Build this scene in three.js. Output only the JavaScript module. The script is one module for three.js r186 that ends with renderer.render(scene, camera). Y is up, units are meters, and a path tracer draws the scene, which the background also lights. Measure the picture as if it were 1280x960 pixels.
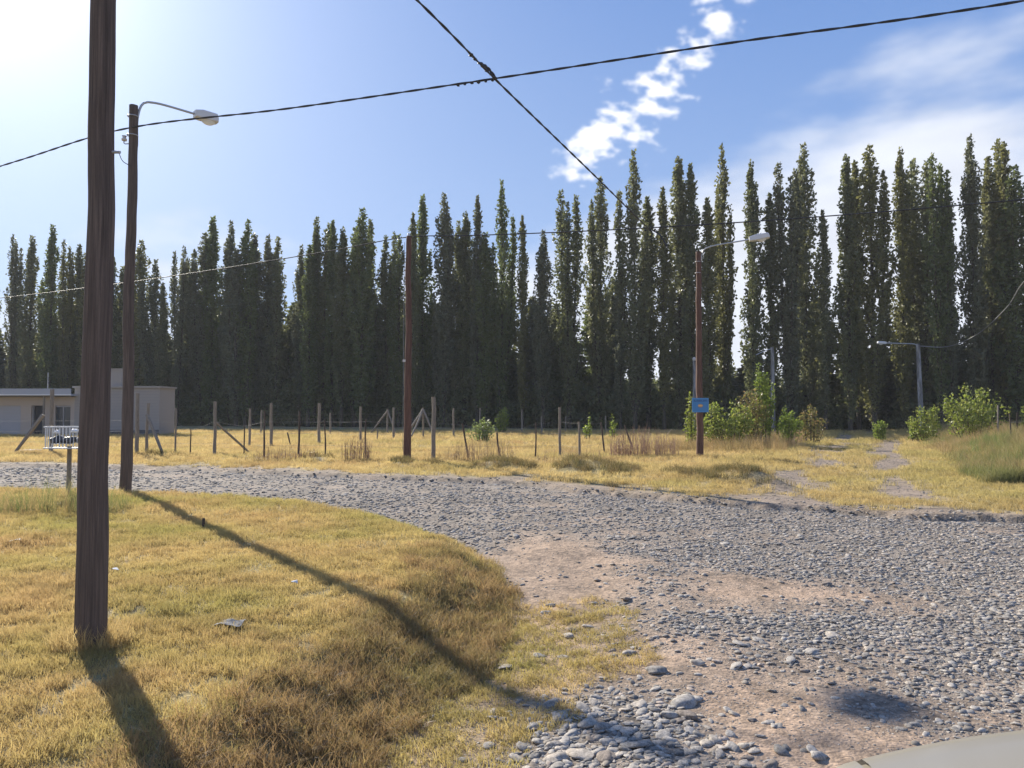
import * as THREE from 'three';
import { ImprovedNoise } from 'three/addons/math/ImprovedNoise.js';
import { mergeGeometries, mergeVertices } from 'three/addons/utils/BufferGeometryUtils.js';

// ------------------------------------------------------------------ camera, sky, sun, exposure
// x is right, y is up; D (depth, metres ahead) is -z.
const scene = new THREE.Scene();
const camera = new THREE.PerspectiveCamera(53.13, 4 / 3, 0.1, 4000);
camera.position.set(0, 1.6, 0);
camera.rotation.x = Math.atan(35 / 960);
const renderer = new THREE.WebGLRenderer({ antialias: true });
renderer.toneMapping = THREE.LinearToneMapping;
renderer.toneMappingExposure = 1.75;
renderer.shadowMap.enabled = true;

const SUN_EL = 28.6 * Math.PI / 180, SUN_AZ = -36 * Math.PI / 180;          // azimuth from straight ahead, clockwise
const sunDir = new THREE.Vector3(Math.sin(SUN_AZ) * Math.cos(SUN_EL), Math.sin(SUN_EL), -Math.cos(SUN_AZ) * Math.cos(SUN_EL));
const sun = new THREE.DirectionalLight(new THREE.Color().setRGB(1, 0.93, 0.8), 5);
sun.position.copy(sunDir).multiplyScalar(200);
sun.castShadow = true;
Object.assign(sun.shadow.camera, { left: -120, right: 120, top: 120, bottom: -120, near: 1, far: 500 });
sun.shadow.mapSize.set(4096, 4096);
scene.add(sun, sun.target);

const perlin = new ImprovedNoise();
const noise = (x, y, z = 0) => perlin.noise(x + 101.3, y + 57.7, z + 13.1);
function fbm(x, y, z = 0, oct = 4) { let s = 0, a = 0.5, f = 1; for (let i = 0; i < oct; i++) { s += a * noise(x * f, y * f, z + i * 7.3); f *= 2.03; a *= 0.5; } return s; }
const clamp = (v, a = 0, b = 1) => Math.min(b, Math.max(a, v));
const smooth = (a, b, v) => { const t = clamp((v - a) / (b - a)); return t * t * (3 - 2 * t); };
const mix = (a, b, t) => a + (b - a) * t;
const mix3 = (a, b, t) => [mix(a[0], b[0], t), mix(a[1], b[1], t), mix(a[2], b[2], t)];
function rng(seed) { let a = seed >>> 0; return () => { a = (a + 0x6D2B79F5) | 0; let t = Math.imul(a ^ (a >>> 15), 1 | a); t = (t + Math.imul(t ^ (t >>> 7), 61 | t)) ^ t; return ((t ^ (t >>> 14)) >>> 0) / 4294967296; }; }

const SKY_LEVEL = 0.66;
function makeSky() {
  const W = 3072, Hh = 1536, data = new Float32Array(W * Hh * 4), deg = 180 / Math.PI;
  // cumulus streaks: chains of [azimuth, elevation, radius] in degrees, all round the sky
  const streaks = [[[4.6, 17.6, 1.2], [6.6, 19.4, 2.0], [9.0, 21.0, 1.9], [11.6, 22.6, 1.5], [14.2, 25.4, 1.2], [16.6, 27.6, 1.3], [18.6, 29.4, 1.0]]];
  const r = rng(5);
  for (let i = 0; i < 12; i++) { const a = 60 + i * 20 + r() * 10, e = 20 + r() * 28, c = []; for (let k = 0; k < 5; k++) c.push([a + k * 2.6, e + k * (1 + r() * 1.5), 1 + r() * 1.2]); streaks.push(c); }
  const sx = sunDir.x, sy = sunDir.y, sz = sunDir.z;
  for (let j = 0; j < Hh; j++) {
    const el = ((j + 0.5) / Hh - 0.5) * Math.PI, ce = Math.cos(el), y = Math.sin(el), eld = Math.max(0, el * deg);
    for (let i = 0; i < W; i++) {
      const ph = ((i + 0.5) / W - 0.5) * 2 * Math.PI, x = Math.cos(ph) * ce, z = Math.sin(ph) * ce;
      const az = Math.atan2(x, -z) * deg;
      const g = Math.acos(clamp(x * sx + y * sy + z * sz, -1, 1)) * deg;
      const t = Math.pow(clamp(y, 0, 1), 0.62);
      let c = mix3([0.50, 0.67, 0.93], [0.045, 0.175, 0.52], clamp(t * 1.32));
      const glow = 0.4 * Math.exp(-g / 22) + 1.0 * Math.exp(-g / 8.5);
      c = [c[0] + glow, c[1] + glow * 0.98, c[2] + glow * 0.93];
      // soft cloud bank low round the horizon, its upper edge uneven
      if (eld < 34) {
        const ca = Math.cos(ph), sa = Math.sin(ph);
        const known = az < 0 ? mix(9, 5, smooth(0, -40, az)) : az < 14 ? mix(9, 16.5, smooth(0, 14, az)) : mix(16.5, 19, smooth(14, 27, az));
        const top = mix(15 + 9 * noise(ca * 1.3 + 7.2, sa * 1.3 + 2.4), known, smooth(75, 50, Math.abs(az)));
        const n = fbm(x * 5 + 2, y * 13, z * 5, 6) * 13;
        const m = smooth(top + 4.5, top - 5, eld + n) * 0.86;
        if (m > 0) { const b = 0.9 + 0.2 * fbm(x * 9, y * 24, z * 9, 4); c = mix3(c, [0.92 * b, 0.95 * b, 1.02 * b], m); }
      }
      if (eld > 14 && eld < 62) for (const s of streaks) {
        let best = -9;
        for (let k = 0; k + 1 < s.length; k++) {
          const [a0, e0, r0] = s[k], [a1, e1, r1] = s[k + 1];
          const da = ((az - a0 + 540) % 360) - 180; if (Math.abs(da) > 9) continue;
          const cs = ce, dx = (a1 - a0) * cs, dy = e1 - e0, px = da * cs, py = eld - e0;
          const u = clamp((px * dx + py * dy) / (dx * dx + dy * dy));
          best = Math.max(best, 1 - Math.hypot(px - dx * u, py - dy * u) / mix(r0, r1, u));
        }
        if (best > -1.2) {
          const n = fbm(az * 0.62 + 0.3 * eld, eld * 1.25, 3.3, 6) * 2.6;
          const m = smooth(-0.05, 1.1, best * 1.0 + n);
          const w = smooth(-1.2, -0.4, best) * m;
          if (w > 0) c = mix3(c, [1.02, 1.03, 1.08], w * 0.97);
        }
      }
      const o = (j * W + i) * 4; data[o] = c[0]; data[o + 1] = c[1]; data[o + 2] = c[2]; data[o + 3] = 1;
    }
  }
  for (let i = 0; i < data.length; i += 4) { data[i] *= SKY_LEVEL; data[i + 1] *= SKY_LEVEL; data[i + 2] *= SKY_LEVEL; }
  const t = new THREE.DataTexture(data, W, Hh, THREE.RGBAFormat, THREE.FloatType);
  t.mapping = THREE.EquirectangularReflectionMapping; t.magFilter = t.minFilter = THREE.LinearFilter; t.colorSpace = THREE.LinearSRGBColorSpace; t.needsUpdate = true;
  return t;
}
scene.background = makeSky();
scene.environment = scene.background;
scene.backgroundIntensity = 1; scene.environmentIntensity = 1;

// ------------------------------------------------------------------ helpers
const taken = {};
function numbered(n) { if (!(n in taken)) { taken[n] = 0; return n; } taken[n]++; return n + '_' + String(taken[n]).padStart(3, '0'); }
function tag(o, label, category, group, kind) { o.userData = { label, category }; if (group) o.userData.group = group; if (kind) o.userData.kind = kind; return o; }
function shade(o) { o.traverse(m => { if (m.isMesh) { m.castShadow = true; m.receiveShadow = true; } }); return o; }
function thing(name, label, category, group, x = 0, y = 0, D = 0, turn = 0) {
  const o = new THREE.Group(); o.name = numbered(name); tag(o, label, category, group); o.position.set(x, y, -D); o.rotation.y = turn; scene.add(o); return o;
}
function part(name, geo, mat, parent) { const m = new THREE.Mesh(geo, mat); m.name = name; m.castShadow = m.receiveShadow = true; parent.add(m); return m; }
const box = (w, h, d, x = 0, y = 0, z = 0) => new THREE.BoxGeometry(w, h, d).translate(x, y, z);
function grainTexture(size, fn, repeat) {
  const d = new Uint8Array(size * size * 4);
  for (let j = 0; j < size; j++) for (let i = 0; i < size; i++) { const c = fn(i / size, j / size, i, j), o = (j * size + i) * 4; d[o] = clamp(c[0]) * 255; d[o + 1] = clamp(c[1]) * 255; d[o + 2] = clamp(c[2]) * 255; d[o + 3] = 255; }
  const t = new THREE.DataTexture(d, size, size); t.wrapS = t.wrapT = THREE.RepeatWrapping; t.magFilter = THREE.LinearFilter; t.minFilter = THREE.LinearMipmapLinearFilter; t.colorSpace = THREE.SRGBColorSpace; t.generateMipmaps = true; t.needsUpdate = true;
  if (repeat) t.repeat.set(...repeat);
  return t;
}
const tileNoise = (u, v, f, s) => { // tiling lattice noise, f cells across
  const F = Math.round(f), x = u * F, y = v * F, xi = Math.floor(x), yi = Math.floor(y), h = (a, b) => { const q = Math.sin(((a % F + F) % F) * 127.1 + ((b % F + F) % F) * 311.7 + s * 74.7) * 43758.5453; return (q - Math.floor(q)) * 2 - 1; };
  const e = t => t * t * (3 - 2 * t), tx = e(x - xi), ty = e(y - yi); return mix(mix(h(xi, yi), h(xi + 1, yi), tx), mix(h(xi, yi + 1), h(xi + 1, yi + 1), tx), ty);
};
const asData = t => { t.colorSpace = THREE.NoColorSpace; return t; };
const gR = rng(77);
const soilMap = grainTexture(512, (u, v) => { const n = 0.82 + 0.1 * tileNoise(u, v, 9, 2) + 0.1 * tileNoise(u, v, 31, 3) + 0.12 * tileNoise(u, v, 90, 5) + (gR() - 0.5) * 0.22 + (gR() < 0.03 ? -0.25 : 0); return [n, n, n]; });
const soilBump = asData(grainTexture(512, (u, v) => { const n = 0.5 + 0.4 * tileNoise(u, v, 60, 1) + 0.35 * tileNoise(u, v, 150, 9) + (gR() - 0.5) * 0.15; return [n, n, n]; }));
const ringNoise = (u, v, k, f, s) => perlin.noise(Math.cos(u * 6.2832) * k + s, Math.sin(u * 6.2832) * k, v * f);
const woodMap = grainTexture(512, (u, v) => { const n = 0.8 + 0.14 * ringNoise(u, v, 5, 14, 1) + 0.16 * ringNoise(u, v, 16, 30, 3) + 0.1 * ringNoise(u, v, 2, 5, 7) + (gR() - 0.5) * 0.1; return [n, n * 0.98, n * 0.955]; });
const woodBump = asData(grainTexture(512, (u, v) => { const n = 0.5 + 0.35 * ringNoise(u, v, 9, 9, 2) + 0.3 * ringNoise(u, v, 24, 24, 5); return [n, n, n]; }));
const blockMap = grainTexture(512, (u, v) => { const n = 0.8 + 0.2 * tileNoise(u, v, 6, 3) + 0.16 * tileNoise(u, v, 40, 8) + (gR() - 0.5) * 0.1; return [n, n, n]; });

const lin = (r, g, b) => new THREE.Color().setRGB(r, g, b);
const std = (c, o = {}) => new THREE.MeshStandardMaterial({ color: lin(...c), roughness: 0.85, ...o });
const leafy = (c, tr = 0.4, o = {}) => new THREE.MeshPhysicalMaterial({ color: lin(...c), roughness: 1, clearcoat: 0.55, clearcoatRoughness: 0.42, transmission: tr, thickness: 0, side: THREE.DoubleSide, specularIntensity: 0.4, ...o });
const M = {
  poleDark: std([0.19, 0.148, 0.125], { map: woodMap, bumpMap: woodBump, bumpScale: 0.008, roughness: 0.9 }),
  poleRed: std([0.2, 0.105, 0.075], { map: woodMap, bumpMap: woodBump, bumpScale: 0.006 }),
  concrete: std([0.36, 0.355, 0.35], { map: blockMap }),
  post: std([0.38, 0.34, 0.285], { map: woodMap, bumpMap: woodBump, bumpScale: 0.004 }),
  postDark: std([0.15, 0.115, 0.09], { map: woodMap, bumpMap: woodBump, bumpScale: 0.004 }),
  wire: std([0.3, 0.3, 0.3], { metalness: 0.7, roughness: 0.45 }),
  fenceWire: std([0.22, 0.21, 0.2], { roughness: 0.7 }),
  cable: std([0.03, 0.03, 0.032], { roughness: 0.6 }),
  galvanised: std([0.45, 0.46, 0.47], { metalness: 0.6, roughness: 0.5 }),
  lampBody: std([0.62, 0.63, 0.64], { roughness: 0.45 }),
  lampBowl: new THREE.MeshPhysicalMaterial({ color: lin(0.9, 0.9, 0.88), roughness: 0.9, transmission: 0.5, thickness: 0, side: THREE.DoubleSide }),
  porcelain: std([0.6, 0.56, 0.52], { roughness: 0.3 }),
};

// ------------------------------------------------------------------ terrain
const LAWN = [[-60, 24], [-30, 20], [-18, 18.2], [-11.12, 16.67], [-8.17, 16.0], [-6.31, 15.53], [-3.5, 14.02], [-1.78, 12.18], [-0.77, 10.56], [-0.18, 8.8], [0.04, 7.54], [-0.13, 6.21], [-0.42, 5.03], [-0.6, 4.11], [-0.78, 3.56], [-1.05, 2.2], [-1.2, 0], [-1.6, -12], [-60, -12]];
const ROAD = [[-60, 33], [-30, 27.2], [-16, 24.0], [-9.08, 22.36], [-3.89, 19.66], [0, 18.13], [1.98, 15.84], [3.78, 13.95], [5.02, 13.38], [6.17, 12.4], [7.77, 11.86], [14, 10.2], [60, 4], [60, -14], [-60, -14]];
const LANE = [[6.4, 14.6], [8.6, 20], [12.2, 27], [14.2, 32], [18.4, 40], [27, 60], [44, 92]];
function sdPoly(P, x, y) {
  let d = 1e9, s = 1;
  for (let i = 0, j = P.length - 1; i < P.length; j = i++) {
    const [ax, ay] = P[i], [bx, by] = P[j], ex = bx - ax, ey = by - ay, wx = x - ax, wy = y - ay;
    const t = clamp((wx * ex + wy * ey) / (ex * ex + ey * ey)), qx = wx - ex * t, qy = wy - ey * t;
    d = Math.min(d, qx * qx + qy * qy);
    const a = y >= ay, b = y < by, c = ex * wy > ey * wx;
    if ((a && b && c) || (!a && !b && !c)) s = -s;
  }
  return s * Math.sqrt(d);
}
function laneAt(x, y) { // [distance off the lane's middle line (signed, right positive), along]
  let best = 1e9, sgn = 1, al = 0, run = 0;
  for (let i = 0; i + 1 < LANE.length; i++) {
    const [ax, ay] = LANE[i], [bx, by] = LANE[i + 1], ex = bx - ax, ey = by - ay, wx = x - ax, wy = y - ay, L = Math.hypot(ex, ey);
    const t = clamp((wx * ex + wy * ey) / (L * L)), d = Math.hypot(wx - ex * t, wy - ey * t);
    if (d < best) { best = d; sgn = (wx * ey - wy * ex) > 0 ? 1 : -1; al = run + t * L; } run += L;
  }
  return [best * sgn, al];
}
const edgeWave = (x, D) => 0.22 * noise(x * 0.9, D * 0.9, 2) + 0.1 * noise(x * 3.1, D * 3.1, 4);
const sdLawn = (x, D) => sdPoly(LAWN, x, D) + edgeWave(x, D) * smooth(3, 7, D + 2);
const sdRoad = (x, D) => sdPoly(ROAD, x, D) + 1.4 * edgeWave(x + 40, D);
function bermAt(x, D, sr) { // low grassy berm along the road's far side, highest before the sign pole
  const centre = 3.4 + 0.5 * noise(x * 0.35, 3.3) - 0.06 * x + 0.9 * smooth(2, 6, x);
  const w = Math.exp(-Math.pow((sr - centre) / 0.75, 2));
  return w * (0.1 + 0.2 * smooth(-4, 2, x) + 0.1 * noise(x * 0.8, 1.7)) * smooth(6.4, 5.0, x) * smooth(-26, -8, x) * (0.65 + 1.1 * noise(x * 0.9, 8.8));
}
function terrain(x, D) {
  const sl = sdLawn(x, D), sr = sdRoad(x, D), [lo] = laneAt(x, D);
  let y;
  if (sl < 0) {
    const wide = 0.55 + 0.55 * smooth(9, 6, D);
    y = mix(-0.21, 0, smooth(0, wide, -sl)) + 0.03 * noise(x * 0.7, D * 0.7, 6) * smooth(0, 1.2, -sl) + 0.012 * noise(x * 3.3, D * 3.3, 8);
  } else if (sr < 0) {
    y = mix(-0.21, -0.09, smooth(0, 1.6, sl)) + 0.035 * noise(x * 0.6, D * 0.6, 1) + 0.012 * noise(x * 2.2, D * 2.2, 3) + 0.003 * noise(x * 5, D * 5, 3);
    y = mix(y, -0.12, smooth(-0.6, -0.1, sr)); y = mix(y, -0.06, smooth(-0.1, 0, sr));
  } else {
    y = mix(-0.06, -0.015, smooth(0, 0.1, sr)) + 0.015 * smooth(0, 3, sr) + bermAt(x, D, sr) + 0.03 * noise(x * 0.35, D * 0.35, 5) + 0.015 * noise(x * 1.4, D * 1.4, 5);
    y -= 0.05 * smooth(2.4, 0.8, Math.abs(lo)) * smooth(0.5, 3, sr);
    const bank = smooth(3.0, 5.5, lo) * smooth(14, 8, lo) * smooth(16, 24, D) * smooth(60, 40, D);
    y += 0.3 * bank;
  }
  if (D > 130 || Math.abs(x) > 140) y *= 0;
  return y;
}
// how stony the road is, 0 bare earth .. 1 packed stones
function stony(x, D) {
  const sl = sdLawn(x, D);
  let s = 0.74 + 1.25 * fbm(x * 0.33, D * 0.62, 11, 4) + 0.5 * noise(x * 1.5, D * 2.2, 17);
  s -= 1.5 * Math.exp(-Math.pow((x - 0.55) / 0.6, 2) - Math.pow((D - 9.0) / 1.8, 2));       // earth hollow under the bank
  s -= 1.1 * Math.exp(-Math.pow((x - 1.4) / 0.45, 2) - Math.pow((D - 4.6) / 0.75, 2));
  s -= 0.9 * Math.exp(-Math.pow((x - 1.3) / 0.55, 2) - Math.pow((D - 3.7) / 0.5, 2));
  s -= 0.6 * Math.exp(-Math.pow((x - 2.4) / 1.3, 2) - Math.pow((D - 7.0) / 0.5, 2));
  s += 0.9 * Math.exp(-Math.pow((x - 0.45) / 0.75, 2) - Math.pow((D - 4.0) / 0.62, 2));       // the heap of larger stones
  s += 0.45 * smooth(2.2, 4.5, x) * smooth(3, 6, D);
  s += 0.35 * smooth(10, 13, D);
  s -= 0.5 * smooth(0.9, 0.1, sl) * smooth(12, 6, D);
  return clamp(s);
}
// short grass creeping onto the road's edge below the bank
function creeping(x, D) {
  const sl = sdLawn(x, D); if (sl < 0 || D > 9) return 0;
  let g = smooth(1.25, 0.2, sl + 0.7 * noise(x * 1.3, D * 1.3, 21)) * smooth(7.6, 6.6, D);
  g = Math.max(g, Math.exp(-Math.pow((x - 0.55) / 0.42, 2) - Math.pow((D - 6.5) / 0.62, 2)) * 1.2);
  g = Math.max(g, Math.exp(-Math.pow((x - 0.35) / 0.5, 2) - Math.pow((D - 5.3) / 0.3, 2)));
  g *= 1 - smooth(0.5, 1, Math.exp(-Math.pow((x - 0.6) / 0.7, 2) - Math.pow((D - 4.0) / 0.5, 2)) * 1.3);
  return clamp(g);
}
const STRAW = [0.59, 0.45, 0.19], GREENISH = [0.34, 0.33, 0.09], TAN = [0.45, 0.30, 0.14], EARTH = [0.53, 0.37, 0.25], GRIT = [0.33, 0.275, 0.22];
function wheelTrack(x, D) { // stony wheel tracks of the lane, broken by grass
  const [lo, al] = laneAt(x, D);
  const t = Math.exp(-Math.pow((lo + 1.05) / 0.75, 2)) + Math.exp(-Math.pow((lo - 1.1) / 0.65, 2));
  return clamp(t * (0.85 + 1.5 * noise(x * 0.5, D * 0.28, 33) + 0.5 * noise(x * 2, D, 3)));
}
function groundColor(x, D) {
  const sl = sdLawn(x, D), sr = sdRoad(x, D), n = fbm(x * 0.8, D * 0.8, 3, 4), n2 = noise(x * 5, D * 5, 9);
  if (sl < 0) return mix3(mix3(STRAW, TAN, clamp(0.5 + n * 1.3)), GREENISH, clamp(0.15 + 0.7 * fbm(x * 0.5, D * 0.5, 40, 3))).map(v => v * (0.85 + 0.12 * n2));
  if (sr < 0) { const c = mix3(EARTH, GRIT, clamp(stony(x, D) * 0.9 + 0.25 * n2)); return mix3(c, TAN, creeping(x, D) * 0.6).map(v => v * (0.9 + 0.25 * n)); }
  const f = mix3(STRAW, TAN, clamp(0.3 + 1.4 * n));
  const g = mix3(f, GREENISH, clamp(0.5 * fbm(x * 0.25, D * 0.25, 44, 3) + 0.1));
  const w = wheelTrack(x, D) + smooth(1.6, 0.1, sr + 1.2 * noise(x * 0.9, D * 0.9, 12)) * 0.9;
  return mix3(g, mix3(GRIT, EARTH, 0.5), clamp(w)).map(v => v * (0.84 + 0.1 * n2));
}
function axisLines(list) { const o = [list[0][0]]; for (let i = 0; i + 1 < list.length; i++) { const [a, s0] = list[i], [b, s1] = list[i + 1]; let x = a; for (;;) { const t = (x - a) / (b - a), s = mix(s0, s1, t); x += s; if (x > b - s * 0.5) break; o.push(x); } o.push(b); } return o; }
{
  const xs = axisLines([[-1400, 300], [-200, 60], [-60, 6], [-20, 0.5], [-5, 0.1], [-2, 0.055], [6, 0.06], [12, 0.18], [30, 0.6], [60, 6], [200, 60], [1400, 300]]);
  const ds = axisLines([[-600, 200], [-40, 20], [0, 1.2], [2.6, 0.05], [10, 0.07], [20, 0.13], [34, 0.5], [60, 1.5], [130, 8], [400, 60], [2200, 400]]);
  const nx = xs.length, nd = ds.length, Y = new Float32Array(nx * nd), C = new Float32Array(nx * nd * 3);
  for (let j = 0; j < nd; j++) for (let i = 0; i < nx; i++) {
    Y[j * nx + i] = terrain(xs[i], ds[j]);
    const c = groundColor(xs[i], ds[j]); C.set(c, (j * nx + i) * 3);
  }
  const groups = { lawn: [], gravel_road: [], dirt_lane: [], ground: [] };
  for (let j = 0; j + 1 < nd; j++) for (let i = 0; i + 1 < nx; i++) {
    const x = (xs[i] + xs[i + 1]) / 2, D = (ds[j] + ds[j + 1]) / 2;
    let k = 'ground';
    if (sdLawn(x, D) < 0) k = 'lawn'; else if (sdRoad(x, D) < 0) k = 'gravel_road'; else if (D < 95 && Math.abs(laneAt(x, D)[0]) < 2.1) k = 'dirt_lane';
    groups[k].push(j * nx + i);
  }
  const soil = new THREE.MeshStandardMaterial({ vertexColors: true, roughness: 0.97, map: soilMap, bumpMap: soilBump, bumpScale: 0.006 });
  // shared normals so that the sheets meet without a seam
  const full = new THREE.BufferGeometry(), pos = new Float32Array(nx * nd * 3), idx = [];
  for (let j = 0; j < nd; j++) for (let i = 0; i < nx; i++) pos.set([xs[i], Y[j * nx + i], -ds[j]], (j * nx + i) * 3);
  for (const k in groups) for (const a of groups[k]) idx.push(a, a + 1, a + nx + 1, a, a + nx + 1, a + nx);
  full.setAttribute('position', new THREE.BufferAttribute(pos, 3)); full.setIndex(idx); full.computeVertexNormals();
  const nor = full.attributes.normal.array;
  const labels = { lawn: ['raised lawn of short dry yellow grass round the two wooden poles', 'lawn'], gravel_road: ['stony grey gravel road with bare earth patches bending past the lawn', 'road'], dirt_lane: ['grassy lane with two stony wheel tracks running into the poplars', 'lane'], ground: ['open ground of dry yellow field and verge', 'ground'] };
  for (const k in groups) {
    const map = new Map(), P = [], N = [], U = [], CC = [], I = [];
    const v = a => { let m = map.get(a); if (m === undefined) { m = P.length / 3; map.set(a, m); P.push(pos[a * 3], pos[a * 3 + 1], pos[a * 3 + 2]); N.push(nor[a * 3], nor[a * 3 + 1], nor[a * 3 + 2]); U.push(pos[a * 3] / 1.7, pos[a * 3 + 2] / 1.7); CC.push(C[a * 3], C[a * 3 + 1], C[a * 3 + 2]); } return m; };
    for (const a of groups[k]) I.push(v(a), v(a + 1), v(a + nx + 1), v(a), v(a + nx + 1), v(a + nx));
    const g = new THREE.BufferGeometry();
    g.setAttribute('position', new THREE.Float32BufferAttribute(P, 3)); g.setAttribute('normal', new THREE.Float32BufferAttribute(N, 3)); g.setAttribute('uv', new THREE.Float32BufferAttribute(U, 2)); g.setAttribute('color', new THREE.Float32BufferAttribute(CC, 3)); g.setIndex(I);
    const m = new THREE.Mesh(g, soil); m.name = k; tag(m, labels[k][0], labels[k][1], null, 'structure'); m.castShadow = m.receiveShadow = true; scene.add(m);
    if (k === 'gravel_road') scene.userData.road = m;
  }
}
const road = scene.userData.road; scene.userData = {};

// ------------------------------------------------------------------ poplars
function leafMesh(list) { // list of [x,y,z, length, width, axis vec, side vec]
  const n = list.length, P = new Float32Array(n * 12), N = new Float32Array(n * 12), I = new Uint32Array(n * 6);
  const a = new THREE.Vector3(), s = new THREE.Vector3(), k = new THREE.Vector3();
  list.forEach(([x, y, z, L, w, ax, sd], i) => {
    a.copy(ax).normalize(); s.copy(sd).addScaledVector(a, -a.dot(sd)).normalize(); k.crossVectors(s, a);
    const pts = [[0, 0], [0.45 * L, w / 2], [L, 0], [0.45 * L, -w / 2]];
    pts.forEach(([u, v], q) => { const o = i * 12 + q * 3; P[o] = x + a.x * u + s.x * v; P[o + 1] = y + a.y * u + s.y * v; P[o + 2] = z + a.z * u + s.z * v; N[o] = k.x; N[o + 1] = k.y; N[o + 2] = k.z; });
    I.set([i * 4, i * 4 + 1, i * 4 + 2, i * 4, i * 4 + 2, i * 4 + 3], i * 6);
  });
  const g = new THREE.BufferGeometry(); g.setAttribute('position', new THREE.BufferAttribute(P, 3)); g.setAttribute('normal', new THREE.BufferAttribute(N, 3)); g.setIndex(new THREE.BufferAttribute(I, 1)); return g;
}
const tube = (pts, r, sides = 5, seg) => new THREE.TubeGeometry(new THREE.CatmullRomCurve3(pts.map(p => new THREE.Vector3(...p))), seg || Math.max(2, pts.length * 2), r, sides);
function taperTube(pts, r0, r1, sides = 6) {
  const c = new THREE.CatmullRomCurve3(pts.map(p => new THREE.Vector3(...p))), seg = pts.length * 2, g = new THREE.TubeGeometry(c, seg, 1, sides), p = g.attributes.position, q = new THREE.Vector3();
  for (let i = 0; i <= seg; i++) { c.getPointAt(i / seg, q); const r = mix(r0, r1, i / seg); for (let j = 0; j <= sides; j++) { const k = i * (sides + 1) + j; p.setXYZ(k, q.x + (p.getX(k) - q.x) * r, q.y + (p.getY(k) - q.y) * r, q.z + (p.getZ(k) - q.z) * r); } }
  return g;
}
const bark = std([0.11, 0.095, 0.075], { map: woodMap, roughness: 0.95 });
const rv = r => new THREE.Vector3(r() * 2 - 1, r() * 2 - 1, r() * 2 - 1);
// H metres tall; leaders = leading shoots [offset x, z, height share, width share]
function poplar(seed, H, W, nLeaves, leaders, leafL, skirt = 0.04, openness = 0) {
  const r = rng(seed), leaves = [], wood = [], plumes = [];
  const profile = y => y < 0.6 ? 0.5 + 0.5 * smooth(0, 0.6, y) : Math.pow(clamp(1 - (y - 0.6) / 0.4), 0.58) * 0.95 + 0.05;
  for (const [ox, oz, hs, ws] of leaders) {
    const h = H * hs;
    wood.push(taperTube([[0, 0, 0], [ox * 0.3, h * 0.2, oz * 0.3], [ox * 0.8, h * 0.5, oz * 0.8], [ox, h * 0.8, oz], [ox, h * 0.98, oz]], 0.22 * Math.sqrt(ws), 0.02));
    plumes.push({ a: [ox * 0.8, h * 0.6, oz * 0.8], b: [ox, h, oz], rad: 0.5 * ws + 0.25, wgt: 1.6 });
    const n = Math.round(85 * ws);
    for (let k = 0; k < n; k++) {
      const hb = mix(skirt * 0.5, 0.84, Math.pow((k + r()) / n, 1.05)) * h, L = mix(0.13, 0.27, r()) * h * (1 - 0.35 * hb / h), ht = Math.min(hb + L, h * 0.97);
      const ang = r() * 6.283, f = 0.25 + 0.75 * Math.sqrt(r()), R = W * ws * profile(ht / h) * f * (0.86 + 0.3 * noise(ang * 0.8, ht * 0.22, seed));
      const tx = ox * Math.min(1, hb / h * 1.6), tz = oz * Math.min(1, hb / h * 1.6);
      plumes.push({ a: [tx, hb, tz], b: [tx + Math.cos(ang) * R, ht, tz + Math.sin(ang) * R], rad: mix(0.24, 0.44, r()) * (0.7 + 0.3 * profile(ht / h)), wgt: 1 - openness * r() });
      if (k % 4 === 0) wood.push(taperTube([[tx, hb, tz], [tx + Math.cos(ang) * R * 0.62, mix(hb, ht, 0.4), tz + Math.sin(ang) * R * 0.62], [tx + Math.cos(ang) * R, ht, tz + Math.sin(ang) * R]], 0.05, 0.008, 4));
    }
  }
  let tot = 0; for (const p of plumes) { p.len = Math.hypot(p.b[1] - p.a[1], p.b[0] - p.a[0], p.b[2] - p.a[2]); tot += p.len * p.rad * p.wgt; }
  for (const p of plumes) {
    const n = Math.round(nLeaves * p.len * p.rad * p.wgt / tot), ph = r() * 9;
    for (let i = 0; i < n; i++) {
      const t = Math.pow(r(), 0.8), u = 1 - Math.pow(1 - t, 1.7), rr = p.rad * Math.pow(Math.sin(Math.PI * (0.12 + 0.84 * Math.pow(t, 0.8))), 0.7) * (0.8 + 0.4 * Math.sin(t * 17 + ph));
      const d = rv(r).normalize().multiplyScalar(rr * Math.cbrt(r()));
      const ax = new THREE.Vector3(d.x * 0.9, 0.35 + (r() - 0.65) * 1.4, d.z * 0.9).add(rv(r).multiplyScalar(0.6));
      const L = leafL * (0.7 + 0.7 * r());
      leaves.push([mix(p.a[0], p.b[0], u) + d.x, mix(p.a[1], p.b[1], t) + d.y * 1.2, mix(p.a[2], p.b[2], u) + d.z, L, L * 0.72, ax, rv(r)]);
    }
  }
  return { trunk: mergeGeometries(wood), crown: leafMesh(leaves), H };
}
const popGreen = [leafy([0.155, 0.17, 0.068], 0.52), leafy([0.18, 0.19, 0.085], 0.52), leafy([0.14, 0.17, 0.055], 0.52), leafy([0.18, 0.18, 0.06], 0.52), leafy([0.15, 0.16, 0.085], 0.52)];
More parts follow.
